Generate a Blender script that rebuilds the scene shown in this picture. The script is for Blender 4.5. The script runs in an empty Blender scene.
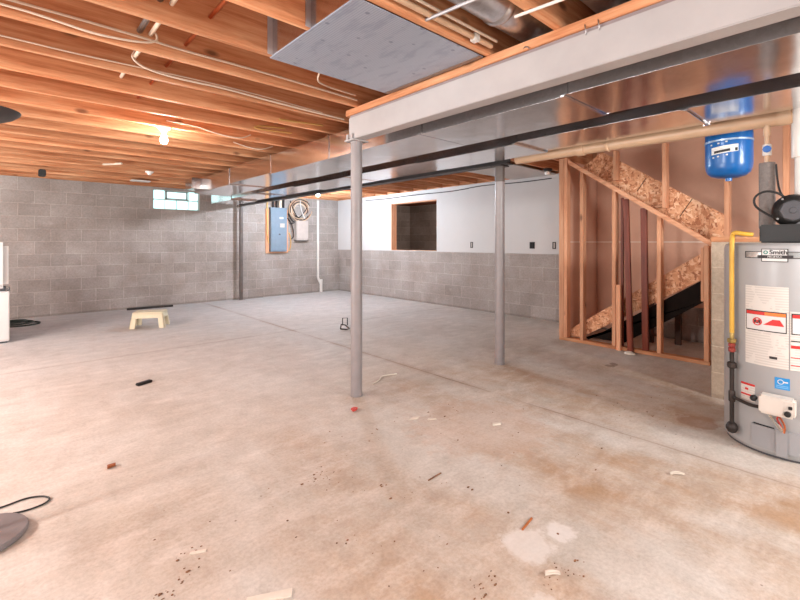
import bpy, bmesh, math, random
from mathutils import Vector, Matrix
random.seed(7)
PI = math.pi
S = bpy.context.scene
COL = S.collection

# ------------------------------------------------------------------ materials
def lin(c):
    f = lambda v: v/12.92 if v <= .04045 else ((v+.055)/1.055)**2.4
    return tuple(f(v/255.) for v in c) + (1.,)

def new_mat(name):
    m = bpy.data.materials.new(name); m.use_nodes = True
    nt = m.node_tree
    return m, nt, nt.nodes['Principled BSDF'], nt.nodes, nt.links

def ramp(nodes, stops, interp='LINEAR'):
    r = nodes.new('ShaderNodeValToRGB'); cr = r.color_ramp; cr.interpolation = interp
    while len(cr.elements) < len(stops): cr.elements.new(.5)
    for e, (p, c) in zip(cr.elements, stops):
        e.position = p; e.color = lin(c) if len(c) == 3 else c
    return r

def mix(nodes, links, fac, a, b, blend='MIX'):
    n = nodes.new('ShaderNodeMix'); n.data_type = 'RGBA'; n.blend_type = blend
    for sock, v in ((n.inputs['Factor'], fac), (n.inputs['A'], a), (n.inputs['B'], b)):
        if hasattr(v, 'is_output'): links.new(v, sock)
        elif isinstance(v, (int, float)): sock.default_value = v
        else: sock.default_value = lin(v) if len(v) == 3 else v
    return n.outputs['Result']

def noise(nodes, links, vec, scale, detail=4, rough=.55, out='Fac'):
    n = nodes.new('ShaderNodeTexNoise'); n.inputs['Scale'].default_value = scale
    n.inputs['Detail'].default_value = detail; n.inputs['Roughness'].default_value = rough
    if vec is not None: links.new(vec, n.inputs['Vector'])
    return n.outputs[out]

def mapping(nodes, links, vec, scale=(1,1,1), loc=(0,0,0), rot=(0,0,0)):
    m = nodes.new('ShaderNodeMapping')
    m.inputs['Scale'].default_value = scale; m.inputs['Location'].default_value = loc
    m.inputs['Rotation'].default_value = rot
    links.new(vec, m.inputs['Vector']); return m.outputs['Vector']

def math_n(nodes, links, op, a, b=0., c=None):
    n = nodes.new('ShaderNodeMath'); n.operation = op
    vals = [a, b] + ([c] if c is not None else [])
    for k, v in enumerate(vals):
        if hasattr(v, 'is_output'): links.new(v, n.inputs[k])
        else: n.inputs[k].default_value = v
    return n.outputs[0]

def bump(nodes, links, bs, h, strength=.3, dist=.01):
    b = nodes.new('ShaderNodeBump'); b.inputs['Strength'].default_value = strength
    b.inputs['Distance'].default_value = dist
    links.new(h, b.inputs['Height']); links.new(b.outputs[0], bs.inputs['Normal'])

def plain(name, col, rough=.5, metal=0., var=.06, scale=9., spec=.5, bumps=0.):
    """painted / plastic / rubber surface with a slight uneven tone"""
    m, nt, bs, N, L = new_mat(name)
    tc = N.new('ShaderNodeTexCoord')
    n = noise(N, L, tc.outputs['Object'], scale, 5, .6)
    lo = tuple(max(0, v*(1-var)) for v in col); hi = tuple(min(255, v*(1+var)) for v in col)
    r = ramp(N, [(.3, lo), (.7, hi)]); L.new(n, r.inputs[0])
    L.new(r.outputs[0], bs.inputs['Base Color'])
    bs.inputs['Roughness'].default_value = rough; bs.inputs['Metallic'].default_value = metal
    bs.inputs['Specular IOR Level'].default_value = spec
    if bumps: bump(N, L, bs, n, bumps, .003)
    return m

def wood(name, axis, c0, c1, c2, rough=.65, knots=True):
    """softwood with grain along axis (0,1,2); every board differs"""
    m, nt, bs, N, L = new_mat(name)
    tc = N.new('ShaderNodeTexCoord'); oi = N.new('ShaderNodeObjectInfo')
    add = N.new('ShaderNodeVectorMath'); add.operation = 'ADD'
    sc = N.new('ShaderNodeVectorMath'); sc.operation = 'SCALE'; sc.inputs['Scale'].default_value = 37.
    cx = N.new('ShaderNodeCombineXYZ')
    for k in range(3): L.new(oi.outputs['Random'], cx.inputs[k])
    L.new(cx.outputs[0], sc.inputs[0])
    L.new(tc.outputs['Object'], add.inputs[0]); L.new(sc.outputs[0], add.inputs[1])
    s = [14.]*3; s[axis] = .9
    g = noise(N, L, mapping(N, L, add.outputs[0], s), 2.2, 6, .65)
    s2 = [3.]*3; s2[axis] = .35
    b = noise(N, L, mapping(N, L, add.outputs[0], s2), 1.3, 3)
    r = ramp(N, [(.28, c0), (.5, c1), (.75, c2)]); L.new(g, r.inputs[0])
    col = mix(N, L, math_n(N, L, 'MULTIPLY', b, .55), r.outputs[0], c0)
    if knots:
        v = N.new('ShaderNodeTexVoronoi'); v.inputs['Scale'].default_value = 1.
        s3 = [5.]*3; s3[axis] = 2.3
        L.new(mapping(N, L, add.outputs[0], s3), v.inputs['Vector'])
        kr = ramp(N, [(.05, (255,255,255)), (.13, (0,0,0))]); L.new(v.outputs['Distance'], kr.inputs[0])
        col = mix(N, L, math_n(N, L, 'MULTIPLY', kr.outputs[0], .75), col, tuple(v*.5 for v in c0))
    hv = N.new('ShaderNodeHueSaturation')
    L.new(math_n(N, L, 'MULTIPLY_ADD', oi.outputs['Random'], .35, .82), hv.inputs['Value'])
    L.new(col, hv.inputs['Color']); L.new(hv.outputs[0], bs.inputs['Base Color'])
    bs.inputs['Roughness'].default_value = rough; bs.inputs['Specular IOR Level'].default_value = .25
    bump(N, L, bs, g, .15, .004)
    return m

J0, J1, J2 = (166,100,62), (214,154,112), (242,198,156)
W_X = wood('fir_along_x', 0, J0, J1, J2)
W_Y = wood('fir_along_y', 1, J0, J1, J2)
W_Z = wood('fir_stud', 2, (190,128,94), (220,166,130), (236,192,158))
W_DARK = wood('brown_stained_wood', 2, (96,42,27), (126,58,40), (152,80,58), .35, False)
W_SUB = wood('subfloor_board', 1, (104,54,30), (130,72,42), (152,90,56))

def block_wall(name, axis, hue=(0,0,0), off=0.):
    """concrete block: axis 0 runs along world X, axis 1 along world Y"""
    m, nt, bs, N, L = new_mat(name)
    gp = N.new('ShaderNodeNewGeometry'); sp = N.new('ShaderNodeSeparateXYZ')
    L.new(gp.outputs['Position'], sp.inputs[0])
    cb = N.new('ShaderNodeCombineXYZ')
    L.new(math_n(N, L, 'ADD', sp.outputs[axis], 20.+off), cb.inputs[0])
    L.new(sp.outputs[2], cb.inputs[1])
    wob = noise(N, L, gp.outputs['Position'], 7, 3, .6, 'Color')
    wv = N.new('ShaderNodeVectorMath'); wv.operation = 'MULTIPLY_ADD'
    wv.inputs[1].default_value = (.012,.012,0); L.new(wob, wv.inputs[0]); L.new(cb.outputs[0], wv.inputs[2])
    br = N.new('ShaderNodeTexBrick'); br.offset = .5
    L.new(wv.outputs[0], br.inputs['Vector'])
    br.inputs['Scale'].default_value = 1.; br.inputs['Brick Width'].default_value = .4064
    br.inputs['Row Height'].default_value = .2032; br.inputs['Mortar Size'].default_value = .006
    br.inputs['Mortar Smooth'].default_value = .4; br.inputs['Bias'].default_value = 0.
    a = lambda c: tuple(min(255,max(0,v+h)) for v, h in zip(c, hue))
    br.inputs['Color1'].default_value = lin(a((167,159,154))); br.inputs['Color2'].default_value = lin(a((181,173,168)))
    br.inputs['Mortar'].default_value = lin(a((196,188,182)))
    n1 = noise(N, L, gp.outputs['Position'], 38, 6, .7)
    r1 = ramp(N, [(.3, (150,150,150)), (.72, (255,255,255))]); L.new(n1, r1.inputs[0])
    c = mix(N, L, .42, br.outputs['Color'], r1.outputs[0], 'MULTIPLY')
    n2 = noise(N, L, gp.outputs['Position'], 1.6, 4, .6)
    r2 = ramp(N, [(.35, (205,196,190)), (.65, (255,252,250))]); L.new(n2, r2.inputs[0])
    c = mix(N, L, .7, c, r2.outputs[0], 'MULTIPLY')
    # pale efflorescence smears
    n3 = noise(N, L, mapping(N, L, gp.outputs['Position'], (1,1,2.2)), 3.1, 7, .7)
    r3 = ramp(N, [(.6, (0,0,0)), (.78, (255,255,255))]); L.new(n3, r3.inputs[0])
    c = mix(N, L, math_n(N, L, 'MULTIPLY', r3.outputs[0], .5), c, (196,188,182))
    # grime at the floor line, broken up
    gz = math_n(N, L, 'MULTIPLY_ADD', n2, .16, -.03)
    gd = math_n(N, L, 'LESS_THAN', sp.outputs[2], math_n(N, L, 'MULTIPLY_ADD', n1, .10, -.02))
    c = mix(N, L, math_n(N, L, 'MULTIPLY', gd, .35), c, (96,84,74))
    L.new(c, bs.inputs['Base Color']); bs.inputs['Roughness'].default_value = .95
    bs.inputs['Specular IOR Level'].default_value = .1
    h = math_n(N, L, 'MULTIPLY_ADD', br.outputs['Fac'], -1., math_n(N, L, 'MULTIPLY', n1, .35))
    bump(N, L, bs, h, .55, .008)
    return m
M_BLOCKX = block_wall('grey_concrete_block_x', 0)
M_BLOCKY = block_wall('grey_concrete_block_y', 1, off=.1)
M_BLOCKPIER = block_wall('tan_concrete_block', 1, (14,6,-8), .2)

def floor_mat():
    m, nt, bs, N, L = new_mat('stained_concrete_floor')
    gp = N.new('ShaderNodeNewGeometry'); P = gp.outputs['Position']
    sp = N.new('ShaderNodeSeparateXYZ'); L.new(P, sp.inputs[0])
    n1 = noise(N, L, P, .9, 6, .62)
    r1 = ramp(N, [(.3, (177,168,156)), (.48, (196,189,180)), (.7, (209,206,200))]); L.new(n1, r1.inputs[0])
    # ochre water stains, stronger towards the heater side
    n2 = noise(N, L, mapping(N, L, P, (1.1,.55,1), (3.3,1.7,0), (0,0,.3)), 1.1, 7, .66)
    r2 = ramp(N, [(.40, (0,0,0)), (.64, (255,255,255))]); L.new(n2, r2.inputs[0])
    # region where the iron staining is: around the heater
    dx = math_n(N, L, 'SUBTRACT', sp.outputs[0], 2.7); dy = math_n(N, L, 'SUBTRACT', sp.outputs[1], .5)
    d2 = math_n(N, L, 'ADD', math_n(N, L, 'MULTIPLY', dx, dx), math_n(N, L, 'MULTIPLY', dy, dy))
    rg = ramp(N, [(0, (255,255,255)), (1, (0,0,0))]); L.new(math_n(N, L, 'DIVIDE', d2, 9.), rg.inputs[0])
    amt = math_n(N, L, 'MULTIPLY_ADD', rg.outputs[0], .85, .16)
    c = mix(N, L, math_n(N, L, 'MULTIPLY', r2.outputs[0], amt), r1.outputs[0], (172,136,100))
    # greyer, cleaner slab away from the heater
    rf = ramp(N, [(.0, (0,0,0)), (1, (255,255,255))]); L.new(math_n(N, L, 'MULTIPLY_ADD', sp.outputs[1], .2, -.5), rf.inputs[0])
    c = mix(N, L, math_n(N, L, 'MULTIPLY', rf.outputs[0], .75), c, (190,189,190))
    # pale trowel smears and scuffs
    n3 = noise(N, L, mapping(N, L, P, (1,2.6,1), (0,0,0), (0,0,.5)), 2.6, 8, .7)
    r3 = ramp(N, [(.48, (0,0,0)), (.68, (255,255,255))]); L.new(n3, r3.inputs[0])
    c = mix(N, L, math_n(N, L, 'MULTIPLY', r3.outputs[0], .42), c, (222,214,206))
    n4 = noise(N, L, mapping(N, L, P, (2.4,1,1), (5,2,0), (0,0,-.25)), 3.4, 8, .72)
    r4 = ramp(N, [(.56, (0,0,0)), (.74, (255,255,255))]); L.new(n4, r4.inputs[0])
    c = mix(N, L, math_n(N, L, 'MULTIPLY', r4.outputs[0], .36), c, (156,142,128))
    # long brownish drag streaks and finer blotches
    n6 = noise(N, L, mapping(N, L, P, (.8,4.2,1), (2,7,0), (0,0,.75)), 2.0, 7, .68)
    r6 = ramp(N, [(.55, (0,0,0)), (.7, (255,255,255))]); L.new(n6, r6.inputs[0])
    c = mix(N, L, math_n(N, L, 'MULTIPLY', r6.outputs[0], .2), c, (158,138,122))
    n7 = noise(N, L, P, 7., 7, .72)
    r7 = ramp(N, [(.36, (205,200,196)), (.6, (255,255,255))]); L.new(n7, r7.inputs[0])
    c = mix(N, L, .3, c, r7.outputs[0], 'MULTIPLY')
    # fine grit and dark specks
    n5 = noise(N, L, P, 60, 4, .7)
    r5 = ramp(N, [(.3, (190,184,178)), (.6, (255,255,255))]); L.new(n5, r5.inputs[0])
    c = mix(N, L, .35, c, r5.outputs[0], 'MULTIPLY')
    v = N.new('ShaderNodeTexVoronoi'); v.inputs['Scale'].default_value = 9.; L.new(P, v.inputs['Vector'])
    rv = ramp(N, [(.03, (255,255,255)), (.06, (0,0,0))]); L.new(v.outputs['Distance'], rv.inputs[0])
    gate = math_n(N, L, 'GREATER_THAN', noise(N, L, P, 1.7, 2), .56)
    c = mix(N, L, math_n(N, L, 'MULTIPLY', math_n(N, L, 'MULTIPLY', rv.outputs[0], gate), .6), c, (92,66,48))
    # control joints
    wob = math_n(N, L, 'MULTIPLY_ADD', noise(N, L, P, 3., 3), .02, -.01)
    jr = ramp(N, [(.38, (90,90,90)), (.6, (255,255,255))]); L.new(noise(N, L, P, 1.3, 4), jr.inputs[0]); jb_ = jr.outputs[0]
    def joint(axis, at, w, col, a):
        nonlocal c
        d = math_n(N, L, 'ABSOLUTE', math_n(N, L, 'ADD', math_n(N, L, 'SUBTRACT', sp.outputs[axis], at), wob))
        rr = ramp(N, [(.0, (255,255,255)), (1., (0,0,0))]); L.new(math_n(N, L, 'DIVIDE', d, w), rr.inputs[0])
        c = mix(N, L, math_n(N, L, 'MULTIPLY', math_n(N, L, 'MULTIPLY', rr.outputs[0], jb_), a), c, col)
    joint(0, 2.87, .07, (146,112,86), .4); joint(0, 2.87, .010, (92,72,58), .75)
    joint(1, 5.35, .05, (150,130,116), .3); joint(1, 5.35, .010, (110,96,88), .55)
    # round pale paint patches
    def blot(x, y, rad, col, a):
        nonlocal c
        ex = math_n(N, L, 'SUBTRACT', sp.outputs[0], x); ey = math_n(N, L, 'SUBTRACT', sp.outputs[1], y)
        d = math_n(N, L, 'SQRT', math_n(N, L, 'ADD', math_n(N, L, 'MULTIPLY', ex, ex), math_n(N, L, 'MULTIPLY', ey, ey)))
        d = math_n(N, L, 'ADD', d, math_n(N, L, 'MULTIPLY_ADD', noise(N, L, P, 11, 6, .65), 1.3*rad+.05, -.65*rad-.025))
        rr = ramp(N, [(.75, (255,255,255)), (1., (0,0,0))]); L.new(math_n(N, L, 'DIVIDE', d, rad), rr.inputs[0])
        c = mix(N, L, math_n(N, L, 'MULTIPLY', rr.outputs[0], a), c, col)
    blot(1.53, .93, .11, (212,208,203), .6); blot(1.70, .88, .065, (214,210,206), .6); blot(1.30,.72,.08,(212,207,202),.5)
    blot(3.42, .80, .14, (140,92,62), .45); blot(4.34, 1.74, .05, (96,74,60), .6); blot(4.42, 1.73, .05, (96,74,60), .6); blot(3.65,.84,.22,(152,116,86),.4)
    blot(2.3, 1.75, .5, (184,146,118), .28)
    L.new(c, bs.inputs['Base Color'])
    rr = ramp(N, [(.3, (200,200,200)), (.7, (235,235,235))]); L.new(n1, rr.inputs[0])
    L.new(rr.outputs[0], bs.inputs['Roughness']); bs.inputs['Specular IOR Level'].default_value = .15
    bump(N, L, bs, math_n(N, L, 'ADD', n3, math_n(N, L, 'MULTIPLY', n5, .4)), .12, .006)
    return m
M_FLOOR = floor_mat()

def metal(name, col, rough, spangle=.04, b=.02, warp=0.):
    m, nt, bs, N, L = new_mat(name)
    tc = N.new('ShaderNodeTexCoord'); P = tc.outputs['Object']
    v = N.new('ShaderNodeTexVoronoi'); v.inputs['Scale'].default_value = 55.; L.new(P, v.inputs['Vector'])
    lo = tuple(x*(1-spangle) for x in col)
    r = ramp(N, [(.0, lo), (1., col)]); L.new(v.outputs['Color'], r.inputs[0])
    L.new(r.outputs[0], bs.inputs['Base Color']); bs.inputs['Metallic'].default_value = 1.
    n = noise(N, L, P, 4., 4)
    rr = math_n(N, L, 'MULTIPLY_ADD', n, rough*.7, rough*.65); L.new(rr, bs.inputs['Roughness'])
    nb = noise(N, L, P, 2.2, 2)
    bump(N, L, bs, nb, b, .05)
    return m
M_DUCT = metal('galvanised_duct', (226,226,228), .17, .06, .10)
M_PIPE = metal('galvanised_pipe', (196,196,200), .32, .10, .05)
M_COPPER = metal('copper', (196,112,74), .3)
M_CHROME = metal('bright_steel', (200,198,194), .2)
M_STEELPLATE = metal('steel_plate', (150,146,144), .4)

M_BEAM = plain('light_grey_beam_paint', (164,159,158), .55, var=.03, scale=4)
M_BEAMD = plain('dark_steel_paint', (62,58,58), .5, var=.15)
M_POST = plain('grey_post_paint', (136,130,130), .38, .0, var=.04)
M_POLE = plain('brown_grey_steel', (88,78,73), .5, var=.1)
M_WHITEWALL = plain('white_drywall', (194,191,189), .85, var=.015, scale=1.5, spec=.2)
M_GYP = plain('brown_gypsum_paper', (216,172,148), .9, var=.04, scale=2., spec=.1)
M_TAPE = plain('pale_seam', (236,216,200), .85, var=.03)
M_PVC = plain('white_pvc', (212,208,202), .35, var=.02)
M_CPVC = plain('tan_plastic_pipe', (196,164,134), .35, var=.03)
M_WHITE = plain('white_enamel', (204,202,200), .3, var=.01)
M_PORC = plain('white_porcelain', (232,228,220), .25, var=.01)
M_BLACK = plain('black_plastic', (17,16,16), .5, var=.2)
M_BLACKR = plain('black_rubber', (34,31,30), .6, var=.2)
M_DGREY = plain('dark_grey_metal', (66,66,70), .42, var=.06)
M_GAP = plain('dark_void', (16,15,15), .9)
M_HEATER = plain('grey_heater_enamel', (154,154,154), .32, var=.02, scale=3)
M_HEATERD = plain('grey_heater_panel', (142,142,144), .35, var=.02, scale=3)
M_YELLOW = plain('yellow_gas_line', (196,152,50), .45, var=.05)
M_BRASS = plain('brass_grey', (150,126,72), .4, .5, var=.1)
M_IRON = plain('black_iron', (44,36,32), .5, .3, var=.2)
M_RED = plain('red_paint', (168,44,36), .45, var=.08)
M_REDL = plain('label_red', (196,36,34), .5, var=.03)
M_ORANGE = plain('label_orange', (232,118,44), .5, var=.03)
M_BLUE = plain('blue_tank_paint', (14,92,160), .28, var=.04)
M_BLUEL = plain('label_blue', (30,132,196), .45, var=.03)
M_INSUL = plain('grey_foam_insulation', (124,116,112), .9, var=.08, scale=60, bumps=.3)
M_PANEL = plain('blue_grey_panel_paint', (110,126,140), .4, var=.03)
M_BOX = plain('beige_grey_enamel', (178,166,158), .45, var=.03)
M_CABLEW = plain('white_cable_jacket', (214,196,176), .5, var=.04)
M_CABLEY = plain('yellow_cable_jacket', (206,160,92), .5, var=.04)
M_STOOL = plain('cream_plastic', (212,201,172), .42, var=.02)
M_PAPER = plain('off_white_scrap', (208,198,184), .8, var=.05)
M_RAG = plain('red_scrap', (190,66,54), .8, var=.15, scale=40)
M_GRIT = plain('brown_grit', (112,78,54), .9, var=.35, scale=50)
M_BLKTXT = plain('label_black_ink', (40,36,36), .6, var=.02)
M_TEAL = plain('label_green', (40,128,112), .5, var=.02)
M_VALVE = plain('blue_valve', (40,96,168), .4, var=.05)

def greek(name, scale_z, base=(226,220,212), ink=(140,134,130)):
    """label paper with rows of print too small to read"""
    m, nt, bs, N, L = new_mat(name)
    tc = N.new('ShaderNodeTexCoord'); sp = N.new('ShaderNodeSeparateXYZ'); L.new(tc.outputs['Object'], sp.inputs[0])
    row = math_n(N, L, 'FRACT', math_n(N, L, 'MULTIPLY', sp.outputs[2], scale_z))
    on = math_n(N, L, 'LESS_THAN', row, .5)
    n2 = noise(N, L, mapping(N, L, tc.outputs['Object'], (14,14,9)), 1., 3)
    g2 = math_n(N, L, 'GREATER_THAN', n2, .44)
    f = math_n(N, L, 'MULTIPLY', math_n(N, L, 'MULTIPLY', on, g2), .3)
    L.new(mix(N, L, f, base, ink), bs.inputs['Base Color']); bs.inputs['Roughness'].default_value = .55
    return m
M_LABEL = greek('printed_label_paper', 70, (204,199,192), (150,144,140))
M_LABELB = greek('printed_blue_label', 110, (30,132,196), (190,224,240))
M_LABELT = greek('printed_tank_label', 90, (226,226,222), (90,96,104))

def osb():
    m, nt, bs, N, L = new_mat('oriented_strand_board')
    tc = N.new('ShaderNodeTexCoord'); P = tc.outputs['Object']
    def flakes(rot, sc):
        v = N.new('ShaderNodeTexVoronoi'); v.inputs['Scale'].default_value = 1.; v.inputs['Randomness'].default_value = 1.
        L.new(mapping(N, L, P, sc, (0,0,0), (rot,0,0)), v.inputs['Vector']); return v
    a = flakes(.5, (12,44,19)); b = flakes(-.8, (12,20,50)); c_ = flakes(1.4, (12,38,24))
    sel = noise(N, L, P, 14, 2)
    f = mix(N, L, math_n(N, L, 'GREATER_THAN', sel, .5), a.outputs['Color'], b.outputs['Color'])
    f = mix(N, L, math_n(N, L, 'GREATER_THAN', noise(N, L, P, 19, 2), .56), f, c_.outputs['Color'])
    bw = N.new('ShaderNodeRGBToBW'); L.new(f, bw.inputs[0])
    r = ramp(N, [(.15, (168,104,70)), (.38, (206,144,104)), (.6, (222,166,126)), (.85, (238,196,160))]); L.new(bw.outputs[0], r.inputs[0])
    L.new(r.outputs[0], bs.inputs['Base Color']); bs.inputs['Roughness'].default_value = .75
    bump(N, L, bs, bw.outputs[0], .25, .003)
    return m
M_OSB = osb()

def foil():
    m, nt, bs, N, L = new_mat('foil_faced_sheathing')
    tc = N.new('ShaderNodeTexCoord'); P = tc.outputs['Object']
    sp = N.new('ShaderNodeSeparateXYZ'); L.new(P, sp.inputs[0])
    # fine printed rules running across the sheet
    w = math_n(N, L, 'FRACT', math_n(N, L, 'MULTIPLY', sp.outputs[0], 75.))
    ln = math_n(N, L, 'LESS_THAN', w, .3)
    c = mix(N, L, math_n(N, L, 'MULTIPLY', ln, .5), (164,172,186), (122,134,156))
    # staple / nail dots on a loose grid, and smudged print
    v = N.new('ShaderNodeTexVoronoi'); v.inputs['Scale'].default_value = 1.; v.inputs['Randomness'].default_value = .45
    L.new(mapping(N, L, P, (11,14,0)), v.inputs['Vector'])
    rv = ramp(N, [(.10, (255,255,255)), (.16, (0,0,0))]); L.new(v.outputs['Distance'], rv.inputs[0])
    c = mix(N, L, math_n(N, L, 'MULTIPLY', rv.outputs[0], .8), c, (116,122,138))
    n = noise(N, L, mapping(N, L, P, (14,5,1), (0,0,0), (0,0,.35)), 1., 4, .6)
    rn = ramp(N, [(.5, (0,0,0)), (.64, (255,255,255))]); L.new(n, rn.inputs[0])
    c = mix(N, L, math_n(N, L, 'MULTIPLY', rn.outputs[0], .5), c, (128,136,158))
    L.new(c, bs.inputs['Base Color']); bs.inputs['Metallic'].default_value = .35
    bs.inputs['Roughness'].default_value = .38
    bump(N, L, bs, noise(N, L, P, 5, 4), .15, .02)
    return m
M_FOIL = foil(); M_GV = plain('valve_box_beige', (202,195,186), .4, var=.02)

def emit(name, col, strength):
    m, nt, bs, N, L = new_mat(name)
    tc = N.new('ShaderNodeTexCoord'); n = noise(N, L, tc.outputs['Object'], 6, 2)
    r = ramp(N, [(0, col), (1, col)]); L.new(n, r.inputs[0])
    L.new(r.outputs[0], bs.inputs['Base Color']); L.new(r.outputs[0], bs.inputs['Emission Color'])
    bs.inputs['Emission Strength'].default_value = strength; bs.inputs['Roughness'].default_value = .2
    return m
M_BULBW = emit('lit_bulb_warm', (255,247,236), 400.)
M_BULBC = emit('lit_bulb_cool', (226,240,255), 3800.)
M_GLASSB = emit('daylit_glass_block', (206,246,246), .9)
M_FRAME = plain('aged_white_frame', (178,190,188), .5, var=.05)

# ------------------------------------------------------------------ mesh helpers
class MB:
    def __init__(s): s.bm = bmesh.new()
    def box(s, x0, x1, y0, y1, z0, z1, bev=0., mtx=None):
        t = bmesh.new(); bmesh.ops.create_cube(t, size=1.)
        for v in t.verts:
            v.co = Vector(((x0+x1)/2+v.co.x*(x1-x0), (y0+y1)/2+v.co.y*(y1-y0), (z0+z1)/2+v.co.z*(z1-z0)))
        if bev: bmesh.ops.bevel(t, geom=t.edges[:], offset=bev, segments=2, affect='EDGES')
        return s._add(t, mtx)
    def prism(s, pts, axis, a0, a1, bev=0., mtx=None):
        """polygon pts (in the two other axes, order kept) swept along axis from a0 to a1"""
        t = bmesh.new(); vs = []
        def P(p, a):
            q = list(p); q.insert(axis, a); return Vector(q)
        A = [t.verts.new(P(p, a0)) for p in pts]; B = [t.verts.new(P(p, a1)) for p in pts]
        t.faces.new(A); t.faces.new(B[::-1])
        n = len(pts)
        for i in range(n): t.faces.new((A[i], B[i], B[(i+1) % n], A[(i+1) % n]))
        if bev: bmesh.ops.bevel(t, geom=t.edges[:], offset=bev, segments=2, affect='EDGES')
        return s._add(t, mtx)
    def lathe(s, prof, c=(0,0,0), seg=32, axis='Z', caps=True):
        t = bmesh.new(); rings = []
        for r, z in prof:
            ring = []
            for k in range(seg):
                a = 2*PI*k/seg; p = Vector((r*math.cos(a), r*math.sin(a), z))
                if axis == 'X': p = Vector((z, p.x, p.y))
                if axis == 'Y': p = Vector((p.x, z, p.y))
                ring.append(t.verts.new(p+Vector(c)))
            rings.append(ring)
        for a, b in zip(rings, rings[1:]):
            for k in range(seg): t.faces.new((a[k], a[(k+1) % seg], b[(k+1) % seg], b[k]))
        if caps: t.faces.new(rings[0][::-1]); t.faces.new(rings[-1])
        return s._add(t)
    def tube(s, pts, r, seg=10, smooth=0, caps=True):
        P = [Vector(p) for p in pts]
        for _ in range(smooth):
            Q = [P[0]]
            for a, b in zip(P, P[1:]): Q += [a*.75+b*.25, a*.25+b*.75]
            P = Q+[P[-1]]
        t = bmesh.new(); rings = []
        up = None
        for i, p in enumerate(P):
            d = (P[min(i+1, len(P)-1)]-P[max(i-1, 0)]).normalized()
            if up is None: up = Vector((0,0,1)) if abs(d.z) < .9 else Vector((1,0,0))
            u = (up-d*up.dot(d)).normalized(); w = d.cross(u); up = u
            rings.append([t.verts.new(p+u*(r*math.cos(2*PI*k/seg))+w*(r*math.sin(2*PI*k/seg))) for k in range(seg)])
        for a, b in zip(rings, rings[1:]):
            for k in range(seg): t.faces.new((a[k], a[(k+1) % seg], b[(k+1) % seg], b[k]))
        if caps: t.faces.new(rings[0][::-1]); t.faces.new(rings[-1])
        return s._add(t)
    def sheet(s, f, nu, nv, th, seg_n):
        """curved thin shell: f(u,v,offset)->point"""
        t = bmesh.new(); g = {}
        for i in range(nu+1):
            for j in range(nv+1):
                for k in (0, 1): g[i,j,k] = t.verts.new(f(i/nu, j/nv, th*k))
        for i in range(nu):
            for j in range(nv):
                t.faces.new((g[i,j,1], g[i+1,j,1], g[i+1,j+1,1], g[i,j+1,1]))
                t.faces.new((g[i,j,0], g[i,j+1,0], g[i+1,j+1,0], g[i+1,j,0]))
        for i in range(nu):
            t.faces.new((g[i,0,0], g[i+1,0,0], g[i+1,0,1], g[i,0,1])); t.faces.new((g[i,nv,0], g[i,nv,1], g[i+1,nv,1], g[i+1,nv,0]))
        for j in range(nv):
            t.faces.new((g[0,j,0], g[0,j,1], g[0,j+1,1], g[0,j+1,0])); t.faces.new((g[nu,j,0], g[nu,j+1,0], g[nu,j+1,1], g[nu,j,1]))
        return s._add(t)
    def _add(s, t, mtx=None):
        if mtx is not None: bmesh.ops.transform(t, matrix=mtx, verts=t.verts)
        me = bpy.data.meshes.new('tmp'); t.to_mesh(me); t.free()
        s.bm.from_mesh(me); bpy.data.meshes.remove(me); return s
    def build(s, name, mat, parent=None, origin=None, smooth=True):
        bmesh.ops.recalc_face_normals(s.bm, faces=s.bm.faces)
        if origin is None:
            if parent is not None: origin = (0,0,0)
            else:
                xs = [v.co for v in s.bm.verts]
                origin = [ (min(c[k] for c in xs)+max(c[k] for c in xs))/2 for k in range(2)]+[min(c.z for c in xs)]
        o_ = Vector(origin)
        bmesh.ops.translate(s.bm, vec=-o_, verts=s.bm.verts)
        me = bpy.data.meshes.new(name); s.bm.to_mesh(me); s.bm.free()
        me.materials.append(mat)
        if smooth:
            me.polygons.foreach_set('use_smooth', [True]*len(me.polygons))
            me.set_sharp_from_angle(angle=math.radians(35))
        ob = bpy.data.objects.new(name, me); COL.objects.link(ob); ob.location = o_
        if parent is not None:
            ob.parent = parent
        return ob

def tag(o, label=None, cat=None, group=None, kind=None):
    if label: o['label'] = label
    if cat: o['category'] = cat
    if group: o['group'] = group
    if kind: o['kind'] = kind
    return o
def empty(name, loc, label=None, cat=None, group=None, kind=None):
    o = bpy.data.objects.new(name, None); COL.objects.link(o); o.location = loc; o.empty_display_size = .1
    return tag(o, label, cat, group, kind)
def struct(o): o['kind'] = 'structure'; return o
def copy_tree(o, loc=None, parent=None):
    kids = [c for c in bpy.data.objects if c.parent == o]
    c = o.copy(); COL.objects.link(c)
    if parent is not None: c.parent = parent
    if loc is not None: c.location = loc
    for k in kids: copy_tree(k, None, c)
    return c

# ------------------------------------------------------------------ room shell
HC = 2.235          # underside of the joists
HS = HC+.235        # underside of the subfloor
YW, XW = 9.05, 6.13  # far wall, right wall
struct(MB().box(-6, 9.2, -4.5, 9.4, -.12, 0).build('floor', M_FLOOR, origin=(0,0,0), smooth=False))
struct(MB().box(-6, 9.2, -4.5, 9.4, HS, HS+.03).build('ceiling', W_SUB, origin=(0,0,HS), smooth=False))
wx0, wx1, wz0, wz1 = 2.0, 2.835, 1.823, 2.195
m = MB(); m.box(-6, wx0, YW, YW+.2, 0, HC); m.box(wx1, XW+.2, YW, YW+.2, 0, HC)
m.box(wx0, wx1, YW, YW+.2, 0, wz0); m.box(wx0, wx1, YW, YW+.2, wz1, HC)
struct(m.build('wall_back', M_BLOCKX, origin=(0,YW,0), smooth=False))
struct(MB().box(-6, XW+.2, YW+.02, YW+.2, HC, HS).build('trim_1', W_X, smooth=False))
struct(MB().box(3.66, 4.12, YW-.07, YW, 0, 1.96).build('trim_2', M_BLOCKX, origin=(0,YW,0), smooth=False))
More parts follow.
